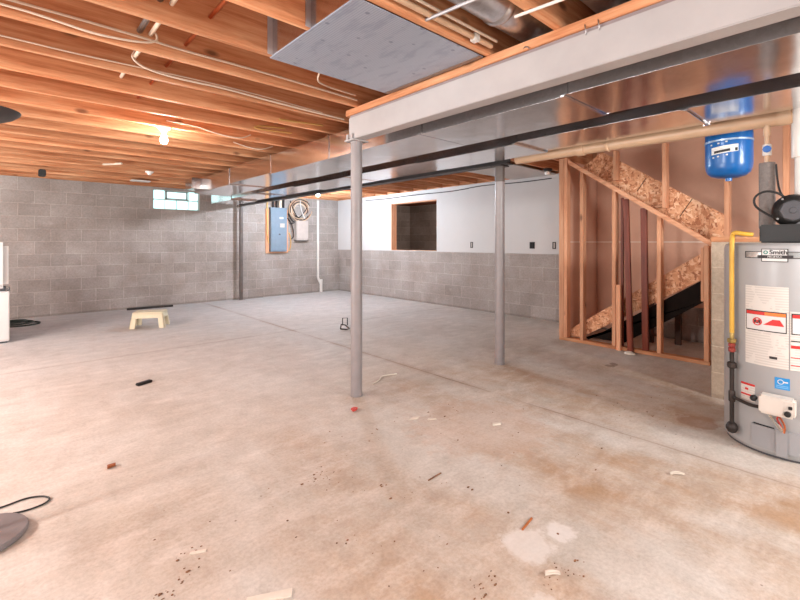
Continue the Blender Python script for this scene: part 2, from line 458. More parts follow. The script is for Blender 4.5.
struct(MB().box(XW, XW+.2, -4.5, YW, 0, 1.016).build('wall_right', M_BLOCKY, origin=(XW,0,0), smooth=False))
# white drywall knee wall above the block, with the crawl-space opening
oy0, oy1, oz0, oz1 = 5.69, 7.03, 1.03, 2.03
m = MB(); XD0, XD1 = XW-.012, XW+.11
m.box(XD0, XD1, 2.68, oy0, 1.018, HC); m.box(XD0, XD1, oy1, YW, 1.018, HC)
m.box(XD0, XD1, oy0, oy1, 1.018, oz0); m.box(XD0, XD1, oy0, oy1, oz1, HC)
struct(m.build('wall_right_upper', M_WHITEWALL, origin=(XW,0,0), smooth=False))
m = MB(); m.box(XD0, XD1+.02, oy1-.02, oy1, oz0, oz1); m.box(XD0, XD1+.02, oy0, oy1, oz0-.0, oz0+.006)
m.box(XD0+.02, XD1+.02, oy0, oy0+.02, oz0, oz1); m.box(XD0+.02, XD1+.02, oy0, oy1, oz1-.02, oz1)
struct(m.build('trim_3', W_Z))
# crawl space beyond the opening
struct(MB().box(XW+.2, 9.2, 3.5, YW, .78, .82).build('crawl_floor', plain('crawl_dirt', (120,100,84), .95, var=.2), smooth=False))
m = MB(); m.box(8.6, 8.8, 3.3, 9.4, .8, HC)
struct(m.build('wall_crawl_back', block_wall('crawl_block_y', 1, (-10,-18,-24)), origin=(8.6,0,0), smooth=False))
m = MB(); m.box(XW+.2, 8.6, YW, YW+.2, .8, HC); m.box(XW+.2, 8.6, 3.3, 3.5, .8, HC)
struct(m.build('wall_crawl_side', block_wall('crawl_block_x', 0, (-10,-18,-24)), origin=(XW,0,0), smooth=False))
struct(MB().box(XW+.001, XW+.2, -4.5, 9.4, HC+.0005, HS, 0).build('trim_6', W_Y, smooth=False))
struct(MB().box(XW+.2, 9.2, 3.3, 9.4, HC+.0, HC+.03).build('crawl_ceiling', W_SUB, smooth=False))
# stair enclosure: brown paper face of the drywall beyond
m = MB(); m.box(XW-.035, XW-.013, -4.5, 1.95, .42, HS); m.box(XW-.035, XW-.013, 1.95, 2.62, .02, HS)
struct(m.build('wall_stair', M_GYP, origin=(XW,0,0), smooth=False))
struct(MB().box(5.10, XW-.0, 2.625, 2.645, 0, HC).build('wall_stair_return', M_GYP, origin=(5.1,2.62,0), smooth=False))
m = MB(); m.box(XW-.038, XW-.0352, -1, 2.62, 1.198, 1.213); m.box(5.12, XW-.036, 2.6215, 2.6248, 1.198, 1.213)
struct(m.build('trim_4', M_TAPE, smooth=False))
# half-height block wall behind the heater
struct(MB().box(4.05, 5.02, -3., .86, 0, 1.205).build('wall_pier', M_BLOCKPIER, origin=(4.05,0,0), smooth=False))
struct(MB().box(4.04, 5.02, -3., .865, 1.206, 1.244, .003).build('trim_5', W_Y, smooth=False))

# glass block window high on the far wall
w = empty('window_1', (wx0, YW, wz0)); struct(w)
def wpart(mb, n, mat): return mb.build(n, mat, w)
m = MB(); W, H = wx1-wx0, wz1-wz0; d0, d1 = .03, .11
m.box(0, W, d0, d1, 0, .014); m.box(0, W, d0, d1, H-.014, H); m.box(0, .014, d0, d1, 0, H); m.box(W-.03, W, d0, d1, 0, H)
m.box(.014, W-.03, d0+.01, d1, H*.5-.006, H*.5+.006)
for k in (1,2,3): m.box(W*k/4-.005, W*k/4+.005, d0+.01, d1, .014, H*(.5 if k == 2 else 1)-.006)
wpart(m, 'window_frame', M_FRAME)
cw = (W-.044)/4
for r_ in (0,1):
    for k in range(4):
        if r_ == 1 and k in (1,2): continue
        wpart(MB().box(.016+cw*k+.006, .012+cw*(k+1), d0+.012, d1-.01, .018+r_*H*.5, H*.5-.010+r_*(H*.5-.006), .008), 'glass_block', M_GLASSB)
v = MB(); a0, a1, b0, b1 = .018+cw+.003, .012+3*cw-.003, H*.5+.008, H-.018
v.box(a0, a1, d0-.02, d0+.02, b0, b0+.022); v.box(a0, a1, d0-.02, d0+.02, b1-.018, b1)
v.box(a0, a0+.022, d0-.02, d0+.02, b0, b1); v.box(a1-.022, a1, d0-.02, d0+.02, b0, b1)
wpart(v, 'vent_frame', plain('vent_grey', (150,162,162), .5))
wpart(MB().box(a0+.022, a1-.022, d0+.004, d0+.012, b0+.022, b1-.018), 'vent_pane', M_GLASSB)

# ------------------------------------------------------------------ floor joists overhead
ordn = ['zeroth','first','second','third','fourth','fifth','sixth','seventh','eighth','ninth','tenth','eleventh','twelfth','thirteenth','fourteenth','fifteenth','sixteenth']
YK = lambda k: 2.275+.4064*k
for k in range(-8, 17):
    x0, x1 = -3.4, 3.60
    m = MB(); m.box(x0, x1, YK(k)-.038, YK(k), HC+(.0015 if k in (-2,-1,0) else 0), HS, .003)
    o = m.build('floor_joist', W_X)
    if k == 0: l = 'fir ceiling joist along the far edge of the foil sheet'
    elif k == -1: l = 'fir ceiling joist running in above the middle of the foil sheet'
    elif k == -2: l = 'fir ceiling joist along the near edge of the foil sheet'
    elif k < -2: l = '%s fir ceiling joist on the camera side of the foil sheet, beside round ducts' % ordn[-k-2]
    elif k == 16: l = 'fir ceiling joist closest to the far block wall above the window'
    else: l = '%s open fir ceiling joist counted back from the foil sheet' % ordn[k]
    tag(o, l, 'joist', 'ceiling joists over the open floor')
for k in range(1, 17):
    m = MB(); m.box(3.56, XW-.02, YK(k)+.002, YK(k)+.040, HC, HS, .003)
    o = m.build('floor_joist', W_X)
    tag(o, '%s short ceiling joist from the stair framing, running to the white drywall' % ordn[k], 'joist', 'short ceiling joists at the drywall side')
# white board nailed under the short joists
tag(MB().box(4.7, XW-.02, 3.22, 3.98, HC-.013, HC-.0005).build('ceiling_panel', M_WHITEWALL, smooth=False),
    'white board nailed under the short joists behind the second post', 'panel')

# ------------------------------------------------------------------ beams and posts
bm_ = empty('steel_beam', (2.016, -1.2, 2.0), 'light grey painted support beam ending on the near post', 'beam')
m = MB(); m.box(-.05, .05, -2.5, 3.96, 0, .168, .004)
m.build('beam_body', M_BEAM, bm_)
m = MB(); m.box(-.040, .05, -2.5, 3.955, .1685, .1865)  # set-back plate, coloured darker to paint in the flange shadow below the sill
m.build('top_shade_band', plain('beam_shade_grey', (130,116,116), .6), bm_)
m = MB()
for yy in (2.10, 2.04): m.tube([(-.052,yy,.205),(-.062,yy-.005,.19),(-.06,yy-.01,.165),(-.054,yy-.004,.155)], .0025, 6, 1)
m.tube([(-.052,2.42,.2),(-.06,2.40,.205),(-.06,2.38,.185)], .0025, 6, 1)
m.build('bent_nails', M_STEELPLATE, bm_)
tag(MB().box(1.964, 2.085, -3.6, 2.80, 2.187, HC-.0005, .003).build('sill_plate', W_Y),
    'fir sill plate lying on top of the grey beam', 'plate')
def post(x, y, zt, r, label, dark=0.):
    e = empty('support_post', (x, y, 0), label, 'post', 'round steel columns')
    m = MB(); m.lathe([(r*1.0,.006),(r,.03),(r,zt-.012-dark)], seg=28); m.build('post_tube', M_POST, e)
    m = MB(); m.lathe([(r*1.02,0),(r*1.06,.001),(r*1.06,.005),(r,.0055)], seg=28); m.build('base_plate', M_POST, e)
    if dark: MB().lathe([(r*1.02,zt-.012-dark),(r*1.02,zt-.012)], seg=28).build('post_sleeve', M_POLE, e)
    m = MB(); m.box(-.075, .075, -.06, .06, zt-.012, zt-.0005, .002); m.build('cap_plate', M_BEAM if not dark else M_BEAMD, e)
    if not dark:
        for yy in (-.03, .025):
            MB().prism([(-.075,zt-.01),(-.070,zt+.040),(-.063,zt+.040),(-.064,zt-.008)], 1, yy-.012, yy+.012).build('bent_tab', M_BEAM, e)
    return e
post(2.025, 2.74, 2.0, .045, 'nearer grey round steel post under the end of the grey beam')
post(3.60, 2.50, 1.96, .047, 'farther grey round steel post with a dark top, under the black beam', .15)
# second beam, dark, from the farther post to the far wall
b2 = empty('steel_beam', (3.60, 2.38, 1.96), 'black steel beam running from the farther post to the far block wall', 'beam')
m = MB(); L2 = 6.6
m.box(-.055, .055, 0, L2, 0, .010, .001); m.box(-.055, .055, 0, L2, .195, .205, .001); m.box(-.005, .005, 0, L2, .009, .196)
m.build('beam_body', M_BEAMD, b2)
MB().box(-.05, .05, .0, L2, .2055, .2745, .002).build('nailer_plate', W_Y, b2)
pl = empty('support_post', (3.60, 8.90, 0), 'thin dark steel column against the far wall pilaster', 'post', None)
MB().lathe([(.038,.006),(.038,1.948)], seg=20).build('post_tube', M_POLE, pl)
MB().box(-.07,.07,-.06,.06,0,.006).build('base_plate', M_STEELPLATE, pl)
MB().box(-.07,.07,-.06,.06,1.948,1.9595).build('cap_plate', M_POLE, pl)

# ------------------------------------------------------------------ ducts
def duct(name, label, x0, x1, y0, y1, z0, z1, seams, matl=M_DUCT):
    e = empty(name, ((x0+x1)/2, y0, z0), label, 'duct')
    ys = [y0]+seams+[y1]; w = (x1-x0)/2; h = z1-z0
    for i, (a, b) in enumerate(zip(ys, ys[1:])):
        t = MB(); t.box(-w, w, a-y0+.002, b-y0-.002, 0, h, .0008)
        o = t.build('duct_section', matl, e)
        o.rotation_euler = (random.uniform(-.002,.002), random.uniform(-.006,.006), 0)
    for q in seams:
        t = MB(); yy = q-y0
        t.box(-w-.008, -w-.0005, yy-.02, yy+.02, -.002, h); t.box(w+.0005, w+.008, yy-.02, yy+.02, -.002, h)
        t.box(-w-.006, w+.006, yy-.006, yy+.006, -.006, -.001)
        t.build('drive_cleat', M_DUCT, e)
    return e
d1 = duct('supply_duct', 'wide shiny galvanised duct directly behind the grey beam', 2.20, 2.72, -3.5, 7.30, 1.99, 2.20, [-1.1, .10, 1.12, 2.21, 3.42, 4.62, 5.85])
# take-off boot at its far end
t = MB(); t.box(-.40, -.262, 10.45, 10.78, .03, .19, .004); t.build('take_off_boot', M_DUCT, d1)
d2 = duct('return_duct', 'second shiny galvanised duct running beside the black beam', 2.93, 3.41, -3.5, 8.70, 1.975, 2.19, [-1.4, -.2, .75, 1.9, 3.0, 4.2, 5.4, 6.6, 7.7])
# round branch ducts between the near joists
for yy, zz, l in ((1.24, 2.365, 'round galvanised branch duct nearest the foil sheet'), (.835, 2.365, 'round galvanised branch duct over the beam, second from the foil sheet'), (.43, 2.365, 'round galvanised branch duct over the beam, closest to the camera')):
    e = empty('round_duct', (1.2, yy, zz), l, 'duct', 'round branch ducts between joists')
    t = MB(); t.lathe([(.092,-2.2),(.092,.55)], axis='X', seg=32); t.build('duct_tube', M_PIPE, e)
    t = MB(); t.lathe([(.0925,.55),(.099,.56),(.099,.585),(.093,.60)], axis='X', seg=32, caps=False); t.build('crimp_ring', M_PIPE, e)
    t = MB(); t.lathe([(.0925,.60),(.0925,1.4)], axis='X', seg=32); t.build('duct_tube', M_PIPE, e)

# foil faced sheet panning two joist bays
M_CAP = plain('dull_galvanised', (178,178,182), .4, .55, var=.05)
fs = empty('foil_panel', (1.54, 1.865, HC), 'foil faced sheet nailed under two joist bays beside the beam', 'panel')
MB().box(-.46, .41, -.40, .405, -.006, -.0005).build('sheet', M_FOIL, fs, smooth=False)
t = MB()
for (a, b) in ((-.400, -.036), (.006, .370)):
    t2 = MB(); t2.box(-.462, -.458, a, b, .0, .233); t2.build('end_cap', M_DUCT, fs)
    t2 = MB(); t2.box(-.49, -.462, b-.004, b, .0, .233); t2.build('cap_flange', M_CAP, fs)
t = MB(); t.box(.37, .40, -.40, .40, -.010, -.0065); t.build('foil_tape', M_STEELPLATE, fs)

# ------------------------------------------------------------------ pipes overhead
e = empty('drain_pipe', (3.56, 2.28, 1.985), 'long tan plastic drain pipe running from the farther post past the blue tank', 'pipe')
m = MB(); m.tube([(0,0,0),(0,-1.9,-.008)], .047, 20); m.build('pipe_run', M_CPVC, e)
for yy in (-.62, -1.9): MB().tube([(0,yy-.03,-.004),(0,yy+.03,-.004)], .054, 20).build('coupling', M_CPVC, e)
m = MB(); m.tube([(0,-1.93,-.008),(0,-3.4,-.012)], .040, 20); m.build('pipe_run', M_CPVC, e)
m = MB()
for yy in (-.84,): m.tube([(-.055,yy,.0),(-.03,yy,-.05),(.03,yy,-.05),(.055,yy,.0)], .008, 6, 2)
m.build('strap', M_CPVC, e)
o = MB().tube([(.75,1.47,2.33),(.75,3.9,2.33)], .011, 10).build('copper_pipe', M_COPPER); tag(o, 'copper water pipe threaded through the joists on the left', 'pipe')
o = MB().tube([(.575,1.47,2.33),(.57,3.6,2.33)], .011, 10).build('water_pipe', M_CABLEW); tag(o, 'pale plastic water pipe threaded through the joists beside the copper one', 'pipe')
o = MB().tube([(.525,1.47,2.332),(.52,2.7,2.332)], .014, 10).build('water_pipe', M_STEELPLATE); tag(o, 'grey pipe threaded through the near joists beside the pale plastic one', 'pipe')
e = empty('water_pipe', (1.5, 1.395, 2.262), 'tan plastic pipe running beside the near edge of the foil sheet', 'pipe')
MB().tube([(-2.4,0,0),(.43,0,0)], .014, 12).build('pipe_run', M_CPVC, e)
MB().box(.27,.31,-.02,.02,-.02,.02,.004).build('pipe_clip', M_PVC, e)
o = MB().tube([(-.6,1.36,2.275),(1.93,1.36,2.275)], .007, 8).build('cable', M_CABLEW); tag(o, 'thin pale cable beside the tan pipe near the foil sheet', 'cable')
o = MB().tube([(1.455,1.43,2.25),(1.475,1.25,2.249),(1.52,.9,2.247)], .008, 10).build('conduit', M_CAP); tag(o, 'bright metal conduit crossing under the near joists', 'conduit')
o = MB().tube([(1.70,1.10,2.225),(1.735,.80,2.225)], .007, 10).build('water_pipe', M_PVC); tag(o, 'short white pipe crossing under the joist by the beam', 'pipe')

def cable(pts, r, mat, label, name='cable'):
    o = MB().tube(pts, r, 6, 2).build(name, mat); return tag(o, label, 'cable')
cable([(-3,2.632,2.31),(.0,2.632,2.30),(.43,2.632,2.30),(.75,2.632,2.287),(1.1,2.632,2.29),(1.5,2.632,2.285),(1.95,2.632,2.275)], .007, M_CABLEW, 'pale cable stapled along the joist just behind the foil sheet')
cable([(-3,2.616,2.27),(.0,2.616,2.268),(.18,2.616,2.255),(.3,2.616,2.243),(.40,2.616,2.247),(.52,2.616,2.262),(.595,2.616,2.285),(.60,2.616,2.325),(.575,2.625,2.345)], .006, M_CABLEW, 'looped pale cable hanging from the pale water pipe in the near joists')
cable([(-3,3.036,2.28),(.0,3.036,2.272),(.3,3.036,2.268),(.8,3.036,2.283),(1.25,3.036,2.286),(1.9,3.036,2.26)], .0045, M_CABLEW, 'thin pale cable along the second open joist')
cable([(.57,3.018,2.36),(.55,3.018,2.32),(.6,3.018,2.28),(.7,3.018,2.262),(.85,3.018,2.257),(1.1,3.018,2.265),(1.4,3.018,2.252),(1.75,3.018,2.243),(2.1,3.018,2.24)], .007, M_CABLEW, 'pale cable drooping from a joist hole and running to the beam')
cable([(1.45,2.30,2.33),(1.47,2.38,2.29),(1.52,2.50,2.275),(1.66,2.60,2.30),(1.92,2.61,2.30)], .006, M_CABLEW, 'cable curving out from behind the foil sheet')
cable([(1.05,4.262,2.29),(1.3,4.26,2.285),(1.4,4.255,2.262),(1.55,4.255,2.238),(1.72,4.255,2.235),(1.82,4.255,2.29)], .006, M_CABLEW, 'white cable leading from the lit bulb along its joist')
cable([(1.98,3.83,2.30),(1.75,3.835,2.285),(1.66,3.838,2.262),(1.72,3.838,2.25),(2.05,3.838,2.268)], .008, M_CABLEY, 'yellow cable bent along the joist behind the near post')
cable([(2.15,3.43,2.28),(1.9,3.43,2.265),(1.72,3.43,2.255)], .009, M_CABLEY, 'yellow cable poking out above the duct near the post')
cable([(1.8,4.65,2.28),(1.95,4.65,2.25),(2.1,4.65,2.24),(2.25,4.65,2.30)], .006, M_CABLEW, 'white cable hanging in a shallow loop above the duct')
cable([(XW-.03,7.9,2.16),(XW-.04,7.2,2.14),(XW-.04,6.3,2.16),(XW-.04,5.2,2.14),(XW-.04,4.6,2.19),(XW-.04,3.9,2.16),(XW-.04,3.3,2.17)], .007, M_BLACKR, 'dark cable sagging along the top of the white drywall')
cable([(.95,6.98,2.25),(1.02,6.75,2.232),(1.10,6.62,2.230)], .014, M_CABLEW, 'short white pipe end under the joists near the far wall', 'pipe_stub')

# bulbs
def bulb(x, y, z, mat, label, lit=True):
    e = empty('ceiling_bulb', (x, y, z), label, 'light bulb')
    m = MB(); m.lathe([(.055,0),(.055,-.012),(.045,-.022),(.026,-.034),(.022,-.05),(.016,-.05)], seg=24); m.build('lamp_holder', M_PORC, e)
    if lit:
        m = MB(); m.lathe([(.013,-.051),(.014,-.066),(.022,-.085),(.030,-.108),(.031,-.122),(.024,-.142),(.010,-.151),(.001,-.152)], seg=20); m.build('bulb_glass', mat, e)
    return e
bulb(1.035, 4.288, HC, M_BULBW, 'lit bare bulb under a joist above the open floor on the left')
bulb(4.39, 7.173, HC-.001, M_BULBC, 'lit bare bulb with bluish white glow by the electric panel')
bulb(1.53, YK(12)-.019, HC, None, 'empty white lamp holder under the joists in front of the window', False)
o = MB().box(1.5, 1.78, 8.20, 8.34, HC-.02, HC-.001, .004).build('junction_cover', M_PVC); tag(o, 'flat white cover plate under the joists above the window', 'plate')
e = empty('ceiling_light', (5.62, 3.10, 2.20), 'small white ceiling light fixture beside the stair framing', 'light fixture')
MB().lathe([(.06,.034),(.06,.01),(.04,0)], seg=24).build('fixture_base', M_IRON, e)
MB().lathe([(.03,-.001),(.045,-.02),(.04,-.05),(.01,-.06)], seg=20).build('bulb_glass', M_PORC, e)
# dark clutter up in the joists by the far wall on the left
o = MB().box(.32,.40,7.9,8.1,HC-.09,HC-.001,.01).build('pipe_hanger', M_BLACK); tag(o, 'black bracket under the joists at far left', 'bracket')

# ------------------------------------------------------------------ electrical corner
bb = MB().box(4.20, 4.74, YW-.02, YW-.001, .955, 1.94).build('backboard', W_Z); tag(bb, 'plywood backboard behind the blue grey breaker panel', 'board')
ep = empty('breaker_panel', (4.50, YW-.021, .99), 'blue grey electrical breaker panel on the far block wall', 'electrical panel')
MB().box(-.22, .165, -.095, 0, 0, .98, .006).build('cabinet', M_PANEL, ep)
MB().box(-.20, .145, -.103, -.096, .03, .95, .003).build('panel_door', M_PANEL, ep)
MB().box(-.01, .10, -.106, -.1035, .54, .63).build('paper_label', M_BOX, ep)
MB().box(-.02, .07, -.106, -.1035, .73, .77).build('paper_label', M_WHITE, ep)
MB().box(-.04, .0, -.109, -.1035, .37, .40, .003).build('door_latch', M_DGREY, ep)
for k, (dx, c) in enumerate(((-.14, M_BLACKR), (-.06, M_IRON), (.03, M_CABLEW), (.11, M_BLACKR))):
    o = MB().tube([(4.50+dx, YW-.06, 1.972), (4.50+dx, YW-.06, 2.20)], .022 if c != M_CABLEW else .03, 10).build('service_conduit', c)
    tag(o, '%s vertical conduit entering the top of the breaker panel' % ['leftmost dark','second dark','white','rightmost dark'][k], 'conduit', 'conduits above the breaker panel')
o = MB().tube([(4.235,YW-.035,2.2),(4.225,YW-.035,1.9),(4.235,YW-.035,1.5),(4.225,YW-.035,1.38),(4.25,YW-.04,1.25),(4.255,YW-.05,1.18)], .014, 8, 2).build('cable', M_CABLEY); tag(o, 'yellowish cable running down the left edge of the backboard', 'cable')
cable([(4.75,YW-.03,1.42),(4.79,YW-.03,1.36),(4.81,YW-.03,1.15),(4.77,YW-.03,1.02),(4.75,YW-.03,1.0)], .01, M_CABLEY, 'cable looping round the lower right edge of the backboard')
jb = empty('junction_box', (5.11, YW-.001, 1.245), 'beige grey metal box beside the breaker panel', 'electrical box')
MB().box(-.20, .09, -.10, 0, 0, .44, .006).build('box_body', M_BOX, jb)
MB().box(-.18, .10, -.112, -.101, .04, .45, .004).build('box_cover', M_BOX, jb)
MB().box(-.205, .10, -.115, 0, -.012, -.001).build('bottom_rail', M_DGREY, jb)
M_COPPERJ = plain('brown_cable_jacket', (140,98,74), .5)
ck = empty('cable_coil', (5.02, YW-.03, 1.95), 'coil of loose cables hanging above the beige box', 'cable coil')
for k in range(9):
    r = (.15,.17,.195,.21,.225,.24,.255,.27,.285)[k]; pts = []
    for i in range(25):
        a = -1.0+i/24*5.2+.25*k; pts.append((r*math.cos(a)+.012*math.sin(3*a+k), -.007*k-.01, r*math.sin(a)*(.93+.05*(k % 2))))
    MB().tube(pts, .010, 6).build('cable_loop', [M_CABLEW, M_CPVC, M_BLACKR, M_COPPERJ, M_CPVC, M_CABLEW, M_BLACKR, M_COPPERJ, M_CPVC][k], ck)
for k, pts in enumerate((((-.25,-.03,.2),(-.1,-.03,-.15),(.05,-.03,-.23)), ((-.3,-.04,-.1),(-.22,-.04,-.25),(-.12,-.04,-.3),(-.26,-.04,-.33)), ((.0,-.04,.25),(.02,-.04,.0),(.14,-.04,-.24)), ((-.28,-.04,-.05),(-.05,-.03,-.22),(.12,-.03,-.05),(.24,-.03,.16)), ((-.32,-.04,-.2),(-.2,-.04,-.35),(-.15,-.04,-.6),(-.22,-.04,-.68)))):
    MB().tube(pts, .012, 6, 2).build('cable_tail', [M_BLACKR, M_BLACKR, M_WHITE, M_BLACKR, M_IRON][k], ck)
pp = empty('vent_pipe', (5.52, YW-.03, 0), 'thin white plastic pipe down the far block wall', 'pipe')
MB().tube([(0,0,2.2),(0,0,.36),(.02,0,.30),(.075,0,.20),(.085,0,.15)], .027, 12).build('pipe_run', M_PVC, pp)
MB().tube([(.085,-.005,.30),(.085,-.005,.0)], .036, 14).build('pipe_stub', M_PVC, pp)

# outlets boxes cut in the white drywall
for k, (yy, n, l) in enumerate(((4.84, 1, 'outlet cut-out in the white drywall left of the farther post'), (3.64, 2, 'double outlet cut-out in the white drywall right of the farther post'), (3.27, 1, 'outlet cut-out in the white drywall beside the stair framing'))):
    e = empty('outlet_box', (XD0-.001, yy, 1.10), l, 'outlet', 'outlet boxes in the white drywall')
    wd = .028*(1 if n == 1 else 1.6)
    m = MB(); m.box(-.004, 0, -wd, -wd+.015, 0, .105); m.box(-.004, 0, wd-.015, wd, 0, .105); m.box(-.004, 0, -wd, wd, 0, .012); m.box(-.004, 0, -wd, wd, .093, .105)
    if n == 2: m.box(-.004, 0, -.007, .007, 0, .105)
    m.build('box_rim', M_IRON, e)
    MB().box(-.0015, 0, -wd+.015, wd-.015, .012, .093).build('box_inside', M_GAP if n == 2 else M_BOX, e)

# ------------------------------------------------------------------ stair framing
XS = 5.05
tag(MB().box(XS-.0, XS+.089, 1.085, 2.635, 0, .038, .003).build('bottom_plate', W_Y), 'wood plate along the floor under the stair studs', 'plate')
def stud(y0, y1, z0, z1, label, mat=W_Z, x=XS, dx=.089, rot=None):
    o = MB().box(x, x+dx, y0, y1, z0, z1, .003).build('wall_stud', mat)
    if rot: o.rotation_euler = rot
    return tag(o, label, 'stud', 'studs of the stair wall')
e = empty('corner_post', (XS, 2.585, .0385), 'doubled corner stud at the left end of the stair framing', 'stud')
MB().box(-.004,.089,-.0005-.052,-.0005-.012,0,2.19,.003).build('stud', W_Z, e); MB().box(-.004,.089,-.0115,.05,0,2.19,.003).build('stud', W_Z, e)
stud(2.335, 2.375, .0385, 2.06, 'slim stud just right of the corner stud, under the diagonal')
stud(1.965, 2.005, .0385, 1.80, 'stud under the diagonal with a short scrap leaning on it')
stud(1.51, 1.55, .0385, 1.475, 'stud under the diagonal right of the brown posts')
stud(1.955, 1.995, 1.90, HC-.001, 'short stud above the diagonal, left one'), 
stud(1.46, 1.50, 1.56, HC-.001, 'short stud above the diagonal, middle one')
stud(.91, .95, 1.2445, HC-.001, 'stud standing on the block pier below the blue tank', x=4.93)
stud(.50, .54, 1.2445, HC-.001, 'stud standing on the block pier behind the heater pipes', x=4.93)
stud(.02, .06, 1.2445, HC-.001, 'stud standing on the block pier at the right edge', x=4.93)
stud(1.095, 1.135, .0385, 1.17, 'end stud of the stair framing against the block pier')
o = MB().box(XS-.0, XS+.03, 1.136, 1.16, .62, 1.15, .003).build('wood_scrap', W_Z); tag(o, 'short wood cleat nailed to the end stud beside the pier', 'board')
o = MB().box(XS-.04, XS-.002, 1.90, 1.945, .0005, .73, .003).build('wood_scrap', W_Z); tag(o, 'short wood scrap standing against a stair stud', 'board')
# diagonal 2x4 over the studs
def slant(pts, x0, x1, name, mat, label, cat):
    o = MB().prism(pts, 0, x0, x1, .002).build(name, mat, origin=(x0, pts[0][0], pts[0][1])); return tag(o, label, cat)
def slope_z(y): return 1.215+(y-1.068)*(2.20-1.215)/(2.50-1.068)
W_DIAG = wood('fir_diagonal', 1, (190,128,94), (220,166,130), (236,192,158))
slant([(1.06, slope_z(1.06)-.055), (2.50, slope_z(2.50)-.055), (2.50, slope_z(2.50)+.0), (1.06, slope_z(1.06)+.0)], XS-.045, XS-.006, 'diagonal_brace', W_DIAG, 'diagonal fir two by four sloping down to the block pier', 'board')
tz = lambda y: 1.452+(y-.958)*(1.96-1.452)/(1.712-.958)
slant([(.97, 1.26), (1.06, slope_z(1.06)-.06), (2.42, slope_z(2.42)-.06), (2.15, tz(2.15)), (.97, tz(.97))], XS+.09, XS+.108, 'strand_board_panel', M_OSB, 'upper strand board panel above the diagonal', 'panel')
ub = [o for o in bpy.data.objects if o.name.startswith('strand_board_panel')][0]
for (ya,za,yb,zb) in ((1.775,1.765,1.685,1.90),(1.365,1.47,1.255,1.645)):
    MB().prism([(ya,za),(ya-.006,za-.003),(yb-.006,zb-.003),(yb,zb)], 0, XS+.0875, XS+.0898).build('panel_seam', M_GAP, ub, smooth=False).location = (-ub.location.x, -ub.location.y, -ub.location.z)
# lower sloping strand board side with its dark stringer (plane just behind the studs)
XL = XS+.12
lo = lambda y: .09+(2.60-y)*(1.112-.09)/(2.60-1.15)     # top edge
slant([(2.60, .04), (2.42, .04), (1.15, lo(1.15)-.272), (1.15, lo(1.15)), (2.60, lo(2.60))], XL, XL+.018, 'strand_board_panel', M_OSB, 'lower strand board panel sloping up behind the studs', 'panel')
slant([(2.36, .06), (1.92, .06), (1.15, lo(1.15)-.50), (1.15, lo(1.15)-.274), (2.33, lo(2.33)-.25)], XL+.002, XL+.03, 'shaded_stringer', plain('stringer_shade_dark', (26,20,17), .8, var=.2, spec=.1), 'shade-dark board sloping under the lower strand board panel', 'board')  # near-black colour holds the deep shade under the stairs
for yy, xx, l in ((1.56, 5.80, 'dark prop standing under the stairs near the block wall'), (1.82, 5.70, 'dark prop under the stairs behind the brown posts')):
    tag(MB().box(xx, xx+.05, yy-.03, yy+.03, 0, .52).build('stair_prop', plain('dark_prop', (70,50,40), .8)), l, 'prop')
# brown reclaimed posts leaning in the framing
def leaning(p0, p1, w, d, name, label):
    a, b = Vector(p0), Vector(p1); L_ = (b-a).length
    o = MB().box(-d/2, d/2, -w/2, w/2, 0, L_, .004).build(name, W_DARK, origin=(0,0,0))
    o.location = a; o.rotation_mode = 'QUATERNION'; o.rotation_quaternion = Vector((0,0,1)).rotation_difference((b-a).normalized())
    return tag(o, label, 'board', 'brown boards leaning in the stair framing')
leaning((XS-.034,1.795,.004), (XS+.03,1.865,1.68), .055, .04, 'brown_board', 'reddish brown board leaning left of the other, white scrap at its foot')
leaning((XS+.03,1.665,.040), (XS+.035,1.685,1.57), .06, .045, 'brown_board', 'upright reddish brown board, right one of the leaning pair')
tag(MB().box(XS+.05,XS+.085,1.905,1.93,.0385,1.70,.003).build('brown_board', W_DARK), 'narrow brown strip behind the leaning brown boards', 'board')
o = MB().lathe([(.002,.0),(.05,.008),(.045,.03),(.02,.05),(.002,.055)], (0,0,0), 9).build('paper_scrap', M_PAPER, origin=(0,0,0)); o.location = (XS-.13,1.77,.001); o.scale = (.8,1.2,.7); tag(o, 'crumpled white scrap at the foot of the brown board', 'scrap')

# ------------------------------------------------------------------ water heater
C = Vector((3.457, .360, 0)); R = .30
wh = empty('water_heater', C, 'grey cylindrical gas water heater with white labels at the right edge', 'water heater')
m = MB(); m.lathe([(R-.012,.012),(R-.004,.02),(R,.035),(R,1.165),(R-.004,1.185),(R-.02,1.198),(0.01,1.20)], seg=96); m.build('tank_jacket', M_HEATER, wh)
m = MB(); m.lathe([(R-.02,0),(R-.012,.002),(R-.012,.012),(R-.03,.0125)], seg=72); m.build('base_ring', M_DGREY, wh)
rad = math.radians
def curved(name, t0, t1, z0, z1, mat, off=.001, th=.001, parent=None, zt=None):
    """label bent round the jacket; z0/z1 bottom/top"""
    def f(u, v, o):
        a = rad(t0+(t1-t0)*u); r = R+off+o; z = z0+(z1-z0)*v
        return Vector((r*math.cos(a), r*math.sin(a), z))
    m = MB(); m.sheet(f, max(4, int(abs(t1-t0)/1.5)), 1, th, 0); return m.build(name, mat, parent or wh)
